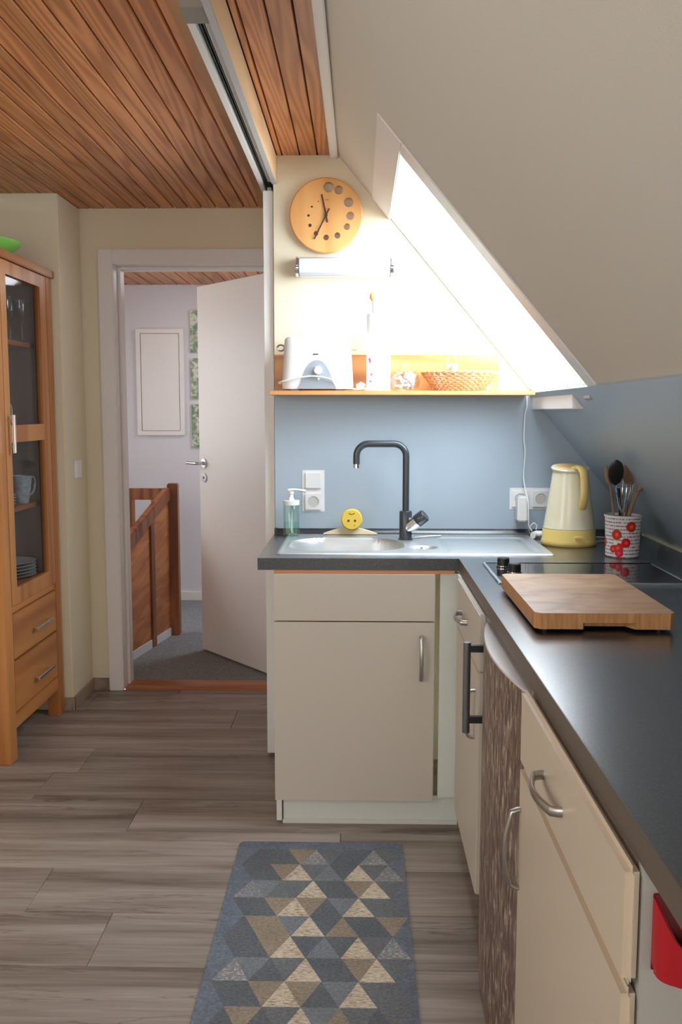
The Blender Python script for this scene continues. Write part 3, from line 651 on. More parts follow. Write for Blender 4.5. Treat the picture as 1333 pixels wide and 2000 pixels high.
# sponge and cloth
tr = MB(); pts = []
for k in range(25):
    t = -1 + 2 * k / 24; pts.append((-.036 + .105 * t, .9255 + .002 + .026 * (1 - abs(t) ** 1.6) * (1 if abs(t) < 1 else 0)))
poly = [(-.036 + .105, .9255), (-.036 - .105, .9255)] + pts
tag(MB().prism(poly, 'y', 3.515, 3.541).build('sponge_cloth', M['tray'], bevel=.002), 'pale yellow half-moon cloth behind the sink bowl', 'cloth')
spg = thing('sponge', (-.031, 3.51, .94), 'round yellow sponge with upside-down smiley face', 'sponge')
SC = Vector((-.030, 3.500, .9865)); MB().lathe((SC.x, SC.y, SC.z), [(0, -.012), (.037, -.012), (.041, -.008), (.041, .008), (.037, .012), (0, .012)], 40, axis='y').build('body', M['sponge'], spg)
for dx in (-.0125, .0125): disc((SC.x + dx, SC.y - .0118, SC.z - .004), (0, -1, 0), .0045, .0010).build('eye', M['brown'], spg)
MB().sweep([(SC.x + .013 * math.sin(t), SC.y - .0122, SC.z + .030 - .013 * math.cos(t) * .7) for t in [-1.0 + .25 * k for k in range(9)]], .0014, seg=6).build('mouth', M['brown'], spg)
MB().sweep([(SC.x + .008, SC.y - .0122, SC.z - .020), (SC.x + .014, SC.y - .0122, SC.z - .023)], .001, seg=6).build('cheek_mark', M['brown'], spg)
# sockets
def schuko(par, x, z):
    r = MB().lathe((x, 3.5635, z), [(.0215, 0), (.0205, -.001), (.0205, .0048), (0, .0048)], 36, axis='y').build('socket_well', M['wellg'], par)
    for dx in (-.0095, .0095): disc((x + dx, 3.5688, z), (0, -1, 0), .0036, .0015).build('contact_hole', M['tip'], par)
    bx('earth_clip', (x - .003, 3.5645, z + .0165), (x + .003, 3.5685, z + .0205), M['steeld'], par); bx('earth_clip', (x - .003, 3.5645, z - .0205), (x + .003, 3.5685, z - .0165), M['steeld'], par)
def ring_frame(x, z, h=.027, r=.0215, yf=3.5610, yb=3.5690):
    m = MB(); N = 40; vs = []; fs = []
    for k in range(N):
        a = 2 * PI * k / N; c, s_ = math.cos(a), math.sin(a); mx = max(abs(c), abs(s_))
        for (px, pz) in ((x + r * c, z + r * s_), (x + h * c / mx, z + h * s_ / mx)):
            vs.append((px, yf, pz)); vs.append((px, yb, pz))
    for k in range(N):
        a, b = 4 * k, 4 * ((k + 1) % N)
        fs += [(a, b, b + 2, a + 2), (a, a + 1, b + 1, b), (a + 2, b + 2, b + 3, a + 3), (a + 1, a + 3, b + 3, b + 1)]
    return m.add(vs, fs)
s1_ = thing('wall_socket', (-.18, 3.565, 1.0), 'white light switch over socket left of the faucet', 'socket')
bx('plate', (-.225, 3.5685, 1.008), (-.137, 3.5705, 1.171), M['plastic'], s1_, bevel=.0018)
bx('rocker', (-.212, 3.5600, 1.1), (-.150, 3.5690, 1.1625), M['plastic'], s1_, bevel=.002)
ring_frame(-.181, 1.048, .031).build('insert', M['plastic'], s1_, smooth=30); schuko(s1_, -.181, 1.048)
s2_ = thing('wall_socket', (.66, 3.565, 1.02), 'white double wall socket beside the kettle', 'socket')
bx('plate', (.584, 3.5685, 1.019), (.752, 3.5705, 1.104), M['plastic'], s2_, bevel=.0018)
ring_frame(.626, 1.0615, .031).build('insert', M['plastic'], s2_, smooth=30); ring_frame(.706, 1.0615, .031).build('insert', M['plastic'], s2_, smooth=30); schuko(s2_, .706, 1.0615); schuko(s2_, .626, 1.0615)
ad = thing('plug_adapter', (.63, 3.54, .98), 'white box-shaped plug adapter in the left socket', 'adapter')
bx('body', (.606, 3.500, .978), (.646, 3.560, 1.076), M['plastic'], ad, bevel=.006)
tag(MB().sweep(smoothpath([(.640, 3.555, 1.4555), (.640, 3.545, 1.42), (.634, 3.55, 1.385), (.632, 3.55, 1.30), (.638, 3.55, 1.24), (.634, 3.55, 1.16), (.636, 3.54, 1.12), (.642, 3.49, 1.06), (.645, 3.485, 1.0), (.648, 3.49, .965), (.66, 3.49, .945)], 8), .0026, seg=8).build('white_cable', M['plastic']), 'thin white cable hanging from the shelf to the socket', 'cable')
pk = thing('plug', (.682, 3.46, .921), 'white plug lying on the worktop beside the kettle', 'plug')
MB().sweep([(.655, 3.47, .935), (.672, 3.465, .937), (.69, 3.462, .937), (.705, 3.46, .936)], .016, .013, seg=16, radii=[.55, 1, 1, .8]).build('body', M['plastic'], pk)
MB().sweep([(.670, 3.46, .934), (.655, 3.445, .933)], .012, seg=12).build('pin_head', M['plastic'], pk)
MB().sweep(smoothpath([(.70, 3.462, .936), (.72, 3.47, .93), (.735, 3.49, .926), (.70, 3.52, .9235), (.66, 3.515, .932), (.652, 3.50, .955), (.665, 3.49, .975), (.678, 3.49, .965), (.675, 3.49, .95)], 8), .0022, seg=8).build('cord', M['plastic'], pk)

# ------------------------------------------------------------------ shelf and things on it
sh = thing('wall_shelf', (.15, 3.48, 1.456), 'narrow beech wall shelf with low backboard', 'shelf')
bx('shelf_board', (-.334, 3.382, 1.459), (.640, 3.578, 1.475), M['shelfwood'], sh, bevel=.002)
MB().prism([(-.330, 1.475), (.534, 1.475), (.534, 1.615), (-.330, 1.615)], 'y', 3.562, 3.579).build('backboard', M['shelfwood'], sh, bevel=.002)
ZS = 1.4755
to = thing('toaster', (-.158, 3.46, ZS), 'white two-slot toaster with grey dial panel on the shelf', 'toaster')
body = MB(); prof = []; N = 40
for (h, s_) in ((.006, .985), (.02, 1.0), (.06, .985), (.12, .955), (.17, .935), (.188, .92), (.196, .87), (.199, .8)):
    ring = []
    for k in range(N):
        a_ = 2 * PI * k / N; ex = .32; cx = math.copysign(abs(math.cos(a_)) ** ex, math.cos(a_)); cy = math.copysign(abs(math.sin(a_)) ** .55, math.sin(a_))
        ring.append((-.158 + .133 * s_ * cx, 3.468 + .068 * s_ * cy, ZS + h))
    prof.append(ring)
vs = [v for r in prof for v in r]; fs = [(i * N + k, i * N + (k + 1) % N, (i + 1) * N + (k + 1) % N, (i + 1) * N + k) for i in range(len(prof) - 1) for k in range(N)]
fs += [tuple(range(N))[::-1], tuple((len(prof) - 1) * N + k for k in range(N))]
body.add(vs, fs).build('body', M['plastic'], to)
bx('slot', (-.24, 3.452, ZS + .1985), (-.07, 3.462, ZS + .2005), M['black'], to); bx('slot', (-.24, 3.474, ZS + .1985), (-.07, 3.484, ZS + .2005), M['black'], to)
bx('foot', (-.255, 3.42, ZS), (-.225, 3.51, ZS + .007), M['grey'], to); bx('foot', (-.09, 3.42, ZS), (-.06, 3.51, ZS + .007), M['grey'], to)
ar = [(-.158 + .066 * t, ZS + .008 + .103 * (1 - abs(t) ** 2.4)) for t in [1 - k / 12 for k in range(25)]]
ar = [(-.158 + .072, ZS + .008)] + ar[1:-1] + [(-.158 - .072, ZS + .008)]
MB().prism(ar, 'y', 3.3970, 3.403).build('dial_panel', M['grey'], to, label='grey arched dial panel')
MB().lathe((-.155, 3.397, ZS + .073), [(.0155, 0), (.0155, -.006), (.012, -.016), (0, -.017)], 28, axis='y').build('dial', M['plastic'], to)
disc((-.152, 3.397, ZS + .042), (0, -1, 0), .004, .003).build('button', M['plastic'], to)
lgm = MB(); xx = -.172
for wd in (.0028, .0020, .0035, .0022, .0030, .0026): lgm.box((xx, 3.3985, ZS + .131), (xx + wd, 3.4035, ZS + .1345)); xx += wd + .0006
lgm.build('lettering', M['black'], to, smooth=0)
hh = MB(); hh.sweep([(-.283 - .012 + .013 * math.cos(t), 3.45, ZS + .158 + .011 * math.sin(t)) for t in [2 * PI * k / 16 for k in range(16)]], .003, seg=8, closed=True); hh.build('side_loop', M['steeld'], to)
MB().box((-.037, 3.455, ZS + .150), (-.012, 3.475, ZS + .155)).build('lever', M['steeld'], to, bevel=.002)
MB().sweep(smoothpath([(-.29, 3.45, ZS + .026), (-.302, 3.42, ZS + .028), (-.285, 3.398, ZS + .033), (-.225, 3.389, ZS + .046), (-.17, 3.386, ZS + .052), (-.11, 3.386, ZS + .042), (-.06, 3.388, ZS + .02), (-.025, 3.39, ZS + .006), (.0, 3.40, ZS + .005)], 8), .003, seg=8).build('cord', M['plastic'], to)
pl = MB(); pl.sweep([(-.012, 3.40, ZS + .013), (.002, 3.402, ZS + .015), (.014, 3.404, ZS + .015)], .0135, seg=14, radii=[.8, 1, .9]); pl.sweep([(.004, 3.402, ZS + .015), (.010, 3.40, ZS + .028)], .010, seg=12)
pl.build('plug', M['plastic'], to)
for dz in (.010, .018): MB().sweep([(.012, 3.404, ZS + dz), (.028, 3.408, ZS + dz + .001)], .002, seg=8).build('pin', M['steeld'], to)
# paper towel roll
pt = thing('paper_towel_holder', (.068, 3.47, ZS), 'paper towel holder with wooden ball knob on the shelf', 'holder')
MB().lathe((.066, 3.47, ZS), [(0, 0), (.05, 0), (.05, .008), (.046, .010), (0, .010)], 32).build('base', M['plastic'], pt)
MB().sweep([(.048, 3.47, ZS + .008), (.048, 3.47, ZS + .335)], .0028, seg=10).build('rod', M['steeld'], pt)
MB().lathe((.048, 3.47, ZS + .33), [(0, 0), (.006, .001), (.0125, .010), (.0138, .018), (.0115, .028), (.006, .034), (0, .035)], 24).build('knob', M['ballwood'], pt)
pr = thing('paper_towel_roll', (.069, 3.47, ZS + .01), 'white paper towel roll with faint pink print', 'paper roll')
MB().lathe((.069, 3.47, ZS + .0105), [(.0445, 0), (.045, .002), (.045, .270), (.0445, .272), (.026, .272), (.026, 0)], 40).build('roll', M['paper'], pr)
for (a_, h, r) in ((-2.42, .115, .006), (-2.35, .108, .005), (-2.2, .06, .004), (-2.3, .035, .004)):
    c = Vector((.069 + .0448 * math.cos(a_), 3.47 + .0448 * math.sin(a_), ZS + h)); disc(c, (math.cos(a_), math.sin(a_), 0), r, .0007, seg=12).build('print', M['pink'], pr)
# glass jar
gj = thing('glass_jar', (.17, 3.47, ZS), 'round glass jar with lid full of small wrapped pieces', 'jar')
MB().lathe((.17, 3.47, ZS), [(0, .001), (.035, 0), (.05, .012), (.0565, .035), (.05, .058), (.038, .068), (.036, .068), (.048, .056), (.054, .035), (.048, .014), (0, .005)], 36).build('bowl', M['clear'], gj)
MB().lathe((.17, 3.47, ZS + .068), [(.04, 0), (.04, .004), (.02, .012), (.008, .018), (.012, .026), (.008, .034), (0, .036)], 28).build('lid', M['clear'], gj)
fm = MB()
for k in range(40):
    a_ = random.random() * 2 * PI; r = random.random() ** .5 * .036; z = .010 + random.random() * .042; s_ = .007
    d = Vector((random.uniform(-1, 1), random.uniform(-1, 1), random.uniform(-1, 1))).normalized(); c = Vector((.17 + r * math.cos(a_), 3.47 + r * math.sin(a_), ZS + z))
    fm.sweep([c - d * s_, c - d * s_ * .4, c + d * s_ * .4, c + d * s_], .006, seg=6, radii=[.3, 1, 1, .3])
fm.build('contents', plain('wrapped_sweets', rgb(222, 214, 214), .3, var=.3), gj, kind='stuff')
# basket
bk = thing('wicker_basket', (.375, 3.475, ZS), 'oval wicker basket on the shelf', 'basket')
bc = Vector((.375, 3.472, ZS)); wv = MB(); HB = .062
def brad(h): return .088 + .052 * (h / HB), .052 + .026 * (h / HB)
for k in range(9):
    h = .004 + HB * k / 9; rx, ry = brad(h); pth = []
    for i in range(112):
        a_ = 2 * PI * i / 112; w_ = .003 * math.sin(a_ * 28 + (k % 2) * PI); pth.append(bc + Vector(((rx + w_) * math.cos(a_), (ry + w_) * math.sin(a_), h)))
    wv.sweep(pth, .0033, seg=6, closed=True)
wv.build('weave', M['wicker'], bk, kind='stuff')
stk = MB()
for i in range(28):
    a_ = 2 * PI * i / 28; pts = []
    for h in (.002, .03, .062, .07):
        rx, ry = brad(min(h, HB)); pts.append(bc + Vector((rx * math.cos(a_), ry * math.sin(a_), h)))
    stk.sweep(pts, .0028, seg=6)
stk.build('stakes', M['wicker'], bk, kind='stuff')
rim = MB(); rx, ry = brad(HB)
for ph in (0, PI):
    rim.sweep([bc + Vector(((rx + .0035 * math.cos(a_ * 16 + ph)) * math.cos(a_), (ry + .0035 * math.cos(a_ * 16 + ph)) * math.sin(a_), .067 + .0035 * math.sin(a_ * 16 + ph))) for a_ in [2 * PI * k / 128 for k in range(128)]], .0036, seg=6, closed=True)
rim.build('rim', M['wicker'], bk)
MB().lathe(tuple(bc + Vector((0, 0, .001))), [(0, 0), (.088, 0), (.088, .004), (0, .004)], 40, sy=.6).build('bottom', M['wicker'], bk)
bo = thing('preserve_jar', (.345, 3.47, ZS + .006), 'small clear jar with wire clasp standing in the basket', 'jar')
MB().lathe((.345, 3.47, ZS + .006), [(0, .001), (.022, 0), (.025, .004), (.025, .065), (.02, .075), (.02, .085), (.018, .085), (.018, .075), (.023, .064), (.023, .006), (0, .005)], 28).build('body', M['clear'], bo)
MB().lathe((.345, 3.47, ZS + .091), [(.021, 0), (.021, .005), (.012, .010), (0, .011)], 24).build('lid', M['china'], bo)
MB().sweep(smoothpath([(.323, 3.455, ZS + .08), (.326, 3.455, ZS + .115), (.335, 3.455, ZS + .132), (.348, 3.455, ZS + .132), (.358, 3.455, ZS + .115), (.362, 3.455, ZS + .08)]), .0014, seg=6).build('clasp', M['steeld'], bo)
cupm = plain('white_cup_paper', rgb(238, 238, 238), .5)
for k, (dx, dy, r, lb) in enumerate(((.04, 0, .03, 'white round container in the middle of the basket'), (.095, 0, .024, 'white round container at the right end of the basket'), (-.085, 0, .022, 'white round container at the left end of the basket'))):
    o = MB().lathe((.375 + dx, 3.475 + dy, ZS + .006), [(0, .001), (r * .8, 0), (r, .064), (r * 1.05, .068), (r * .95, .068), (r * .75, .006), (0, .005)], 28).build('container', cupm)
    tag(o, lb, 'container', 'white containers in the basket')

# clock
ck = thing('wall_clock', (-.129, 3.56, 2.0), 'round beech wall clock with twelve graded round holes', 'clock')
CX, CZ, CR = -.1295, 2.133, .1385; u = CR / 590
holes = [(690, 255, 82), (852, 300, 68), (1010, 490, 76), (1035, 700, 66), (985, 870, 52), (830, 1008, 50), (650, 1037, 45), (487, 975, 37), (390, 848, 28), (368, 692, 21), (423, 558, 16), (525, 475, 10)]
cut = MB()
for (hx, hy, r) in holes: cut.sweep([(CX + (hx - 650) * u, 3.50, CZ - (hy - 690) * u), (CX + (hx - 650) * u, 3.62, CZ - (hy - 690) * u)], r * u, seg=24)
cutter = cut.build('cutter', M['clockwood'], smooth=0)
face = MB().lathe((CX, 3.556, CZ), [(0, -.010), (CR - .004, -.010), (CR, -.006), (CR, .006), (CR - .004, .010), (0, .010)], 96, axis='y').build('clock_face', M['clockwood'], ck)
mod = face.modifiers.new('b', 'BOOLEAN'); mod.object = cutter; mod.operation = 'DIFFERENCE'; mod.solver = 'EXACT'
bpy.context.view_layer.update(); dg = bpy.context.evaluated_depsgraph_get(); nm = bpy.data.meshes.new_from_object(face.evaluated_get(dg)); face.modifiers.clear(); face.data = nm; bpy.data.objects.remove(cutter)
bx('mount', (CX - .035, 3.566, CZ - .035), (CX + .035, 3.5795, CZ + .035), M['black'], ck)
def hand(name, a, b, y, w1):
    a = Vector((CX + (a[0] - 650) * u, y, CZ - (a[1] - 690) * u)); b = Vector((CX + (b[0] - 650) * u, y, CZ - (b[1] - 690) * u)); d = (b - a).normalized()
    MB().obox((a + b) / 2, d, d.cross(Vector((0, 1, 0))), (0, 1, 0), (b - a).length / 2, w1, .0008).build(name, M['clockhand'], ck)
hand('hour_hand', (672, 805), (583, 370), 3.5425, .0028); hand('minute_hand', (702, 590), (458, 1068), 3.5395, .0026)
disc((CX, 3.546, CZ), (0, -1, 0), .006, .009).build('hub', M['clockhand'], ck)
bx('maker_mark', (CX - 18 * u, 3.5452, CZ + 236 * u), (CX + 45 * u, 3.5462, CZ + 242 * u), M['clockhand'], ck)
# lamp
la = thing('wall_lamp', (-.06, 3.55, 1.906), 'long white tube wall lamp with chrome ends under the clock', 'lamp')
ZL = 1.9425
MB().box((-.235, 3.565, 1.908), (.117, 3.5795, 1.978)).build('backplate', M['plastic'], la, bevel=.002)
pf = [(3.566, 1.911), (3.528, 1.909)] + [(3.515 - .012 * math.cos(t), 1.943 - .034 * math.sin(t) * -1) for t in ()] + [(3.512, 1.918), (3.505, 1.935), (3.505, 1.952), (3.512, 1.968), (3.528, 1.976), (3.566, 1.975)]
MB().prism(pf, 'x', -.232, .114).build('diffuser', M['lampglass'], la, bevel=.003)
for (xa, xb) in ((-.243, -.2325), (.1145, .125)):
    MB().prism([(3.568, 1.907), (3.528, 1.905), (3.508, 1.914), (3.501, 1.935), (3.501, 1.952), (3.508, 1.971), (3.528, 1.980), (3.568, 1.979)], 'x', xa, xb).build('end_cap', M['chrome'], la, bevel=.002)
    bx('band', (xa - .0008, 3.4995, 1.936), (xb + .0008, 3.55, 1.9405), M['black'], la)

# ------------------------------------------------------------------ kettle
ke = thing('kettle', (.757, 3.30, .921), 'cream and yellow plastic jug kettle by the wall', 'kettle')
KX, KY, KZ = .757, 3.30, .9215
MB().lathe((KX, KY, KZ), [(0, .002), (.095, 0), (.098, .004), (.100, .010), (.097, .022), (.0955, .024), (.094, .056), (.091, .060), (0, .060)], 56, sy=.9).build('base', M['kyellow'], ke)
MB().lathe((KX, KY, KZ), [(.0905, .060), (.0925, .062), (.0905, .068), (.086, .10), (.074, .18), (.0655, .245), (.0630, .262), (.0625, .272), (0, .272)], 56, sy=.9).build('body', M['kcream'], ke)
def tilt(m, c, deg):
    a = math.radians(deg); ca, sa = math.cos(a), math.sin(a)
    m.v = [(x, c[1] + (y - c[1]) * ca - (z - c[2]) * sa, c[2] + (y - c[1]) * sa + (z - c[2]) * ca) for x, y, z in m.v]; return m
tilt(MB().lathe((KX, KY, KZ + .268), [(0, 0), (.0625, 0), (.0680, .003), (.0695, .009), (.066, .013), (.055, .014), (0, .013)], 56, sy=.9), (KX, KY, KZ + .276), 9).build('rim', M['kcream'], ke)
hz = MB(); hz.sweep(smoothpath([(KX + .006, KY - .035, KZ + .277), (KX + .014, KY - .066, KZ + .281), (KX + .022, KY - .094, KZ + .268), (KX + .024, KY - .108, KZ + .235), (KX + .024, KY - .112, KZ + .19), (KX + .022, KY - .106, KZ + .155), (KX + .020, KY - .098, KZ + .140)], 6), .0145, .009, seg=14,
                       radii=None, up=(0, 0, 1)).build('handle', M['khandle'], ke)
tilt(MB().lathe((KX - .004, KY, KZ + .281), [(.0, 0), (.048, .0), (.046, .004), (0, .005)], 40, sy=.8), (KX, KY, KZ + .276), 9).build('lid', plain('kettle_lid', rgb(226, 186, 120), .35), ke, label='orange-tan lid')
MB().lathe((KX + .018, KY - .0885, KZ + .036), [(.018, 0), (.016, -.004), (.0, -.005)], 24, axis='y', sy=.32).build('switch', M['khandle'], ke)
MB().sweep(smoothpath([(.852, 3.33, .9245), (.90, 3.36, .9245), (.95, 3.33, .9245), (.99, 3.37, .9245), (.95, 3.46, .9245), (.86, 3.47, .9245), (.80, 3.45, .9245)], 8), .003, seg=8).build('cord', M['plastic'], ke, label='white cord')
# utensil jar
JX, JY, JZ = .873, 3.03, .9215
def juv(v):
    a = math.atan2(v.x - JX, -(v.y - JY)); return (a * .058, v.z - JZ)
uj = thing('utensil_jar', (JX, JY, JZ), 'white ceramic utensil jar printed with red tomatoes and script', 'jar')
MB().lathe((JX, JY, JZ), [(0, .002), (.050, 0), (.054, .004), (.0585, .130), (.0615, .136), (.0615, .140), (.056, .140), (.0545, .130), (.050, .008), (0, .006)], 56).build('body', M['jar'], uj, uvfn=juv)
def P3(px, py, y):                                          # world point on plane Y=y from measured angles
    d = fw + rt2 * ((px - 666.5) / FPX) - up2 * ((py - 1000) / FPX); t = y / d.y; return Vector((0, 0, CAMH)) + d * t
def utensil(name, label, cat, pts, r, mat, headfn=None, radii=None):
    t = thing(name, tuple(pts[0]), label, cat); MB().sweep(smoothpath(pts, 5), r, seg=10).build('handle', mat, t)
    if headfn: headfn(t)
    return t
base = lambda dx, dy: Vector((JX + dx, JY + dy, JZ + .012))
def spoonhead(c, d, w, l, th, mat, name='head'):
    def fn(t):
        d_ = Vector(d).normalized(); n = 9; pts = [Vector(c) + d_ * l * (-1 + 2 * k / n) for k in range(n + 1)]
        rr = [max(.12, math.sqrt(max(0, 1 - (-1 + 2 * k / n) ** 2))) for k in range(n + 1)]
        MB().sweep(pts, w, th, seg=16, radii=rr, up=(0, 1, 0)).build(name, mat, t)
    return fn
a1 = P3(1199, 1000, 3.01); a2 = P3(1193, 950, 2.98); a3 = P3(1187, 920, 2.96)
utensil('wooden_spoon', 'thin wooden spoon leaning left in the jar', 'spoon', [base(-.02, .0), a1, a2, a3], .0035, M['spoonwood'], spoonhead(P3(1188, 928, 2.96), a3 - a1, .010, .035, .004, M['spoonwood']))
b1 = P3(1212, 1000, 3.03); b2 = P3(1209, 955, 2.97)
utensil('serving_spoon', 'black serving spoon with large oval head in the jar', 'spoon', [base(.0, .015), b1, b2], .005, M['black'], spoonhead(P3(1204, 923, 2.92), Vector((-.10, -.35, 1)), .025, .044, .006, M['black']))
c1 = P3(1224, 1000, 3.05); c2 = P3(1236, 955, 3.01)
tn = utensil('spatula', 'pale spatula with wooden blade behind the whisk', 'spatula', [base(.01, .02), c1, c2], .004, M['spoonwood'], spoonhead(P3(1228, 928, 2.97), Vector((-.35, -.3, 1)), .020, .042, .003, M['spoonwood']))
d1 = P3(1230, 1005, 3.0); d2 = P3(1243, 968, 3.0); d3 = P3(1254, 950, 2.985)
utensil('wooden_spoon', 'wooden spoon leaning right in the jar', 'spoon', [base(.0, -.015), d1, d2, d3], .0065, M['spoonwood'], spoonhead(P3(1261, 942, 2.97), Vector((.68, 0, .7)), .010, .046, .006, M['spoonwood']))
wk = thing('whisk', tuple(base(-.005, -.01)), 'wire whisk standing in the middle of the jar', 'whisk')
w0 = P3(1216, 1010, 3.0); w1 = P3(1222, 938, 3.0); ax = (w1 - w0).normalized(); ex = Vector((1, 0, 0)); ey = ax.cross(ex).normalized()
MB().sweep([base(-.005, -.01), w0], .005, seg=10).build('handle', M['steeld'], wk)
for k in range(6):
    a_ = PI * k / 6; dd = ex * math.cos(a_) + ey * math.sin(a_); L = (w1 - w0).length; pts = []
    for i in range(17):
        t = PI * i / 16; s_ = math.cos(t); h = (1 - abs(s_) ** 2.2); pts.append(w0 + ax * (L * (1 - abs(s_) ** 2.6)) + dd * .028 * (math.copysign(1, s_) * (math.sin(PI * min(1, abs(s_) * 1.0)) ** .8 if abs(s_) > .5 else (abs(s_) / .5) ** .6)))
    MB().sweep(pts, .0011, seg=5).build('wire', M['chrome'], wk)

# ------------------------------------------------------------------ hob
ho = thing('hob', (.65, 2.69, .921), 'black glass two-plate hob with steel rim and two knobs', 'hob')
hx0, hx1, hy0, hy1 = .389, .922, 2.52, 2.872; f = MB(); t_ = .009; zt = .9262
f.box((hx0, hy0, .9212), (hx1, hy0 + t_, zt)); f.box((hx0, hy1 - t_, .9212), (hx1, hy1, zt)); f.box((hx0, hy0 + t_, .9212), (hx0 + t_, hy1 - t_, zt)); f.box((hx1 - t_, hy0 + t_, .9212), (hx1, hy1 - t_, zt))
f.build('rim', M['steel'], ho, bevel=.001); bx('glass', (hx0 + t_, hy0 + t_, .9212), (hx1 - t_, hy1 - t_, .9250), M['hobglass'], ho)
for (x, y) in ((.442, 2.79), (.458, 2.68)):
    kb = MB().lathe((x, y, .925), [(.021, 0), (.021, .004), (.019, .006), (.0185, .026), (.016, .029), (0, .029)], 32).build('knob', M['black'], ho)
    MB().lathe((x, y, .925), [(.0213, .001), (.0216, .002), (.0213, .0055), (.0190, .0060)], 32).build('ring', M['chrome'], kb)
# cutting board
cbd = thing('cutting_board', (.53, 2.2, .926), 'thick wooden cutting board with hand notch lying by the hob', 'cutting board')
BX0, BX1, BY0, BY1, BZ0, BZ1 = .383, .687, 1.962, 2.448, .929, .9645
bo_ = MB(); c_ = .012
poly = [(BX0 + c_, BY0), (BX1 - c_, BY0), (BX1, BY0 + c_), (BX1, BY1 - c_), (BX1 - c_, BY1), (BX0 + c_, BY1), (BX0, BY1 - c_), (BX0, BY0 + c_)]
bo_.prism([(x, y) for x, y in poly], 'z', BZ0 + .014, BZ1); bo_.prism([(BX0 + c_, BY0), (.487, BY0), (.497, BY0 + .03), (.497, BY1 - .03), (.487, BY1), (BX0 + c_, BY1), (BX0, BY1 - c_), (BX0, BY0 + c_)], 'z', BZ0, BZ0 + .014)
bo_.prism([(.600, BY0), (BX1 - c_, BY0), (BX1, BY0 + c_), (BX1, BY1 - c_), (BX1 - c_, BY1), (.600, BY1), (.585, BY1 - .03), (.585, BY0 + .03)], 'z', BZ0, BZ0 + .014); bo_.box((.497, BY0 + .03, BZ0), (.585, BY1 - .03, BZ0 + .014))
o = bo_.build('slab', [M['board'], M['boardside']], cbd, bevel=.0, smooth=0)
for p in o.data.polygons:
    if abs(p.normal.z) < .5: p.material_index = 1
for (x, y) in ((.41, 1.99), (.66, 1.99), (.41, 2.42), (.66, 2.42)): disc((x, y, .9215), (0, 0, 1), .008, .008).build('foot', M['black'], cbd)

# ------------------------------------------------------------------ sink base cabinet
def arch(p0, p1, out, h, w=.0075, t=.004, name='handle', par=None, mat=None):
    p0, p1, out = Vector(p0), Vector(p1), Vector(out); pts = []
    for k in range(19):
        s_ = k / 18; pts.append(p0.lerp(p1, .03 + .94 * s_) + out * (h * (.62 + .38 * math.sin(PI * s_))))
    pts = [p0, p0 + out * h * .3] + pts + [p1 + out * h * .3, p1]
    side = (p1 - p0).normalized().cross(out)
    return MB().sweep(pts, w, t, seg=12, up=tuple(out) if False else tuple((p1 - p0).normalized())).build(name, mat or M['steeld'], par)
sc = thing('base_cabinet', (-.01, 3.25, 0), 'beige base cabinet under the sink with drawer front and door', 'cabinet')
YC = 2.957
MB().box((-.281, YC + .019, .1), (-.265, 3.55, .871)).box((.235, YC + .019, .1), (.251, 3.55, .871)).box((-.265, YC + .019, .1), (.235, 3.55, .116)).box((-.265, 3.53, .116), (.235, 3.55, .871)).build('carcass', M['carcass'], sc, smooth=0)
bx('top_rail', (-.281, YC + .004, .8715), (.312, YC + .03, .8812), M['thresh'], sc, label='thin brown wooden rail under the worktop')
d1_ = bx('drawer_front', (-.282, YC, .7135), (.248, YC + .018, .8705), M['front'], sc, bevel=.0015)
d2_ = bx('door', (-.282, YC, .097), (.248, YC + .018, .7095), M['front'], sc, bevel=.0015)
arch((.205, YC, .517), (.205, YC, .662), (0, -1, 0), .030, .0075, .0045, par=d2_)
bx('side_panel', (-.280, YC + .03, .012), (-.262, 3.5, .1), M['white'], sc, bevel=.001)
tag(MB().box((-.258, 2.998, .014), (.335, 3.012, .096)).box((-.260, 2.992, 0), (.335, 3.012, .014)).build('kickboard', M['carcass'], bevel=.001), 'cream kickboard with pale lower lip below the sink cabinet', 'kickboard')
tag(bx('filler_panel', (.266, 2.976, .103), (.325, 2.992, .871), M['carcass'], bevel=.001), 'pale narrow filler panel in the inner corner', 'panel')

# right run
c1_ = thing('base_cabinet', (.6, 2.6, 0), 'beige corner base cabinet with short drawer left of the fridge', 'cabinet')
bx('carcass', (.331, 2.345, .1), (.86, 2.94, .872), M['carcass'], c1_)
dd1 = bx('drawer_front', (.312, 2.338, .723), (.3305, 2.872, .876), M['front'], c1_, bevel=.003)
dd2 = bx('door', (.312, 2.338, .11), (.3305, 2.872, .720), M['front'], c1_, bevel=.003)
arch((.312, 2.60, .792), (.312, 2.735, .792), (-1, 0, 0), .028, .0075, .0045, par=dd1)
arch((.312, 2.400, .525), (.312, 2.400, .655), (-1, 0, 0), .030, .0075, .0045, par=dd2)
bx('side_batten', (.318, 2.874, .72), (.330, 2.935, .876), M['carcass'], c1_)
fr = thing('fridge', (.6, 2.02, 0), 'small undercounter fridge with brown bark-pattern film on its bowed door', 'fridge')
bx('body', (.352, 1.715, .02), (.88, 2.315, .868), M['fridgewhite'], fr, bevel=.004)
def bow(y): return .327 - .034 * max(0, 1 - ((y - 2.015) / .300) ** 2)
ys = [1.7155 + (2.3145 - 1.7155) * k / 28 for k in range(29)]
pd = [(bow(y), y) for y in ys] + [(.350, 2.3145), (.350, 1.7155)]
MB().prism(pd, 'z', .03, .862).build('door', M['fridgewhite'], fr, smooth=20)
pf = [(bow(y) - .0012, y) for y in ys] + [(bow(y) - .0001, y) for y in ys[::-1]]
MB().prism(pf, 'z', .03, .857).build('film', M['film'], fr, smooth=20, label='brown and cream bark-pattern film')
hh = MB(); hh.sweep([(.272, 2.262, .588), (.272, 2.262, .822)], .0095, seg=20); fh_ = hh.build('handle', M['tube'], fr)
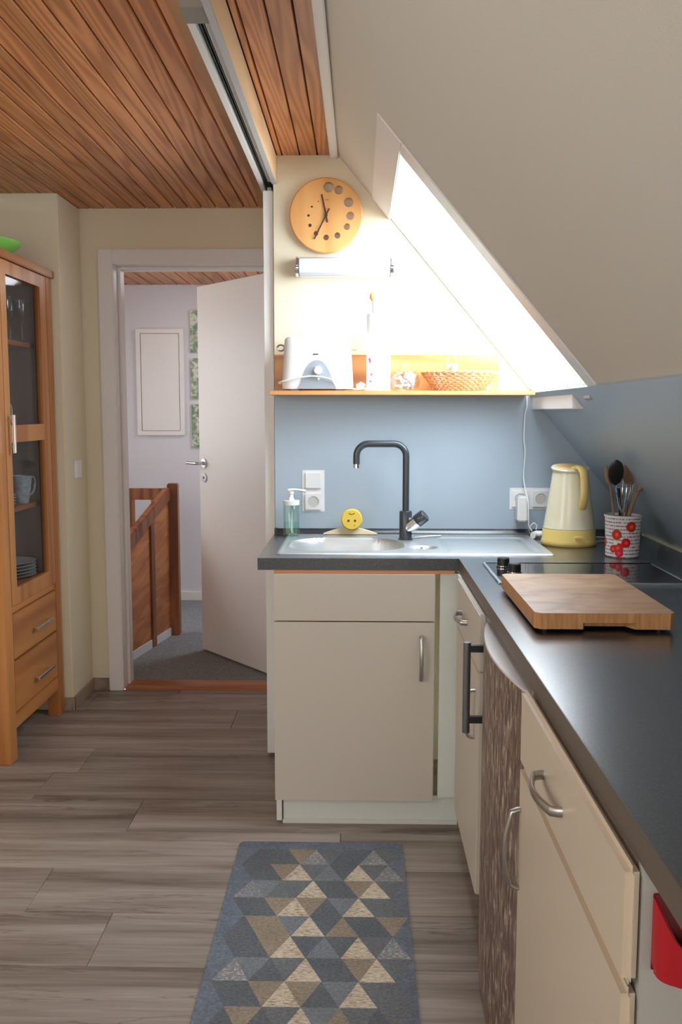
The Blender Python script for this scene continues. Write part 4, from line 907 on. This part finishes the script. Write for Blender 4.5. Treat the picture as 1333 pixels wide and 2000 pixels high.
for z in (.806, .622): bx('bracket', (.278, 2.2545, z - .0085), (bow(2.262) + .002, 2.2695, z + .0085), M['black'], fh_, bevel=.001)
for yy in (1.75, 2.27): disc((.42, yy, 0), (0, 0, 1), .02, .02).build('foot', M['black'], fr)
c3 = thing('base_cabinet', (.6, 1.35, 0), 'smooth cream base cabinet with rounded drawer and door beside the fridge', 'cabinet')
bx('carcass', (.330, 1.026, .1), (.86, 1.70, .872), M['carcass'], c3)
bx('end_panel', (.3265, 1.006, .0), (.90, 1.023, .8805), M['endpanel'], c3, bevel=.001, label='grey-white end panel')
e1 = bx('drawer_front', (.308, 1.005, .7325), (.3250, 1.698, .879), M['front2'], c3, bevel=.008, seg=4)
e2 = bx('door', (.308, 1.005, .10), (.3250, 1.698, .7295), M['front2'], c3, bevel=.008, seg=4)
arch((.312, 1.335, .797), (.312, 1.478, .797), (-1, 0, 0), .034, .0085, .0045, par=e1)
arch((.312, 1.676, .492), (.312, 1.676, .648), (-1, 0, 0), .034, .0075, .0045, par=e2)
rp = thing('red_holder', (.388, .99, .755), 'red plastic holder hanging on the grey end panel', 'holder')
N = 18; vs = []; fs = []; HC = .388; HW = .049
def rpt(k, r, z): a_ = PI * k / N; return (HC - HW * r * math.cos(a_), 1.0045 - .034 * r * max(0, math.sin(a_)) ** .7, z)
def rimz(k): t = k / N; return (.846 - .052 * sst(0, .42, t) + .012 * sst(.6, 1, t))
for k in range(N + 1):
    b_ = .760 - .008 * math.sin(PI * k / N)
    vs += [rpt(k, .96, b_), rpt(k, 1, b_ + .008), rpt(k, 1, rimz(k)), rpt(k, .93, rimz(k)), rpt(k, .93, b_)]
for k in range(N):
    a, b = 5 * k, 5 * k + 5
    for i in range(5): fs.append((a + i, b + i, b + (i + 1) % 5, a + (i + 1) % 5))
fs += [(0, 1, 2, 3, 4), tuple(5 * N + i for i in (4, 3, 2, 1, 0))]
MB().add(vs, fs).build('pocket', M['red'], rp)
shade_red = plain('red_plastic_shaded', rgb(110, 14, 22), .5)  # deeper copy of the holder's red, shade inside the pocket as colour
MB().prism([rpt(k, .93, 0)[:2] for k in range(N + 1)], 'z', .753, .757).build('bottom', M['red'], rp)
MB().box((HC - HW, 1.0035, .757), (HC + HW, 1.0058, .850)).build('back', shade_red, rp, bevel=.001)

# ------------------------------------------------------------------ rug
rg = thing('rug', (-.12, 2.1, 0), 'blue-grey runner rug with faded tan and cream triangles', 'rug')
RX0, RX1, RYA, RYB = -.386, .142, 1.2, 2.845; zr = .0058
cr = .02; pb = []
for (cx, cy, a0) in ((RX1 - cr, RYB - cr, 0), (RX0 + cr, RYB - cr, PI / 2), (RX0 + cr, RYA + cr, PI), (RX1 - cr, RYA + cr, 3 * PI / 2)):
    for k in range(6): a_ = a0 + PI / 2 * k / 5; pb.append((cx + cr * math.cos(a_), cy + cr * math.sin(a_)))
MB().prism(pb, 'z', .0006, zr).build('base', RUG[5], rg, smooth=0)
W_, H_ = .091, .0975
spec = {0: {'u': {-.135: 6, .047: 6}, 'd': {-.18: 2, -.09: 1}},
        1: {'u': {-.182: 3, -.091: 4, 0: 3, .091: 6}, 'd': {-.227: 2, -.136: 1}},
        2: {'u': {-.135: 3, .047: 3, -.31: 6, -.226: 1}, 'd': {0: 2, -.272: 4}},
        3: {'u': {-.182: 3, 0: 3}, 'd': {-.136: 2, -.227: 2, -.046: 4}},
        4: {'u': {-.135: 3, -.044: 2, -.226: 2}, 'd': {-.272: 2, .09: 2, -.182: 4}},
        5: {'u': {-.182: 3, -.091: 4, 0: 3, .091: 6}, 'd': {-.227: 2}},
        6: {'u': {-.135: 3, .047: 3, -.317: 6}, 'd': {0: 2, -.272: 4, .091: 1}},
        7: {'u': {-.182: 3, 0: 3}, 'd': {-.227: 2, -.136: 2, -.046: 4}},
        8: {'u': {-.135: 3, -.044: 2}, 'd': {-.272: 2, -.09: 4, .0: 1}},
        9: {'u': {-.182: 3, .0: 3}, 'd': {-.227: 2, -.046: 2}}, 10: {'u': {-.135: 3, .047: 3}, 'd': {0: 2, -.182: 4}}, 11: {'u': {-.182: 3, 0: 2}, 'd': {-.136: 2}}}
tri = MB()
for r in range(-1, 13):
    yb = 2.695 - H_ * r; yt = yb + H_; sp = spec.get(r, {'u': {}, 'd': {}}); off = -.135 if r % 2 == 0 else -.182
    for n in range(-4, 5):
        for kind in 'ud':
            cx = off + W_ * n + (0 if kind == 'u' else W_ / 2); mi = 0 if (n * 7 + r * 3 + (kind == 'd')) % 3 else 1
            for key, v in sp[kind].items():
                if abs(key - cx) < .02: mi = v
            tv = [(cx - W_ / 2, yb), (cx + W_ / 2, yb), (cx, yt)] if kind == 'u' else [(cx - W_ / 2, yt), (cx, yb), (cx + W_ / 2, yt)]
            if min(p[0] for p in tv) < RX0 + .004 or max(p[0] for p in tv) > RX1 - .004 or max(p[1] for p in tv) > RYB - .01 or min(p[1] for p in tv) < RYA + .01: continue
            tri.add([(x, y, zr + .0003) for x, y in tv], [(0, 1, 2)], mi)
tri.build('printed_pattern', RUG, rg, smooth=0)
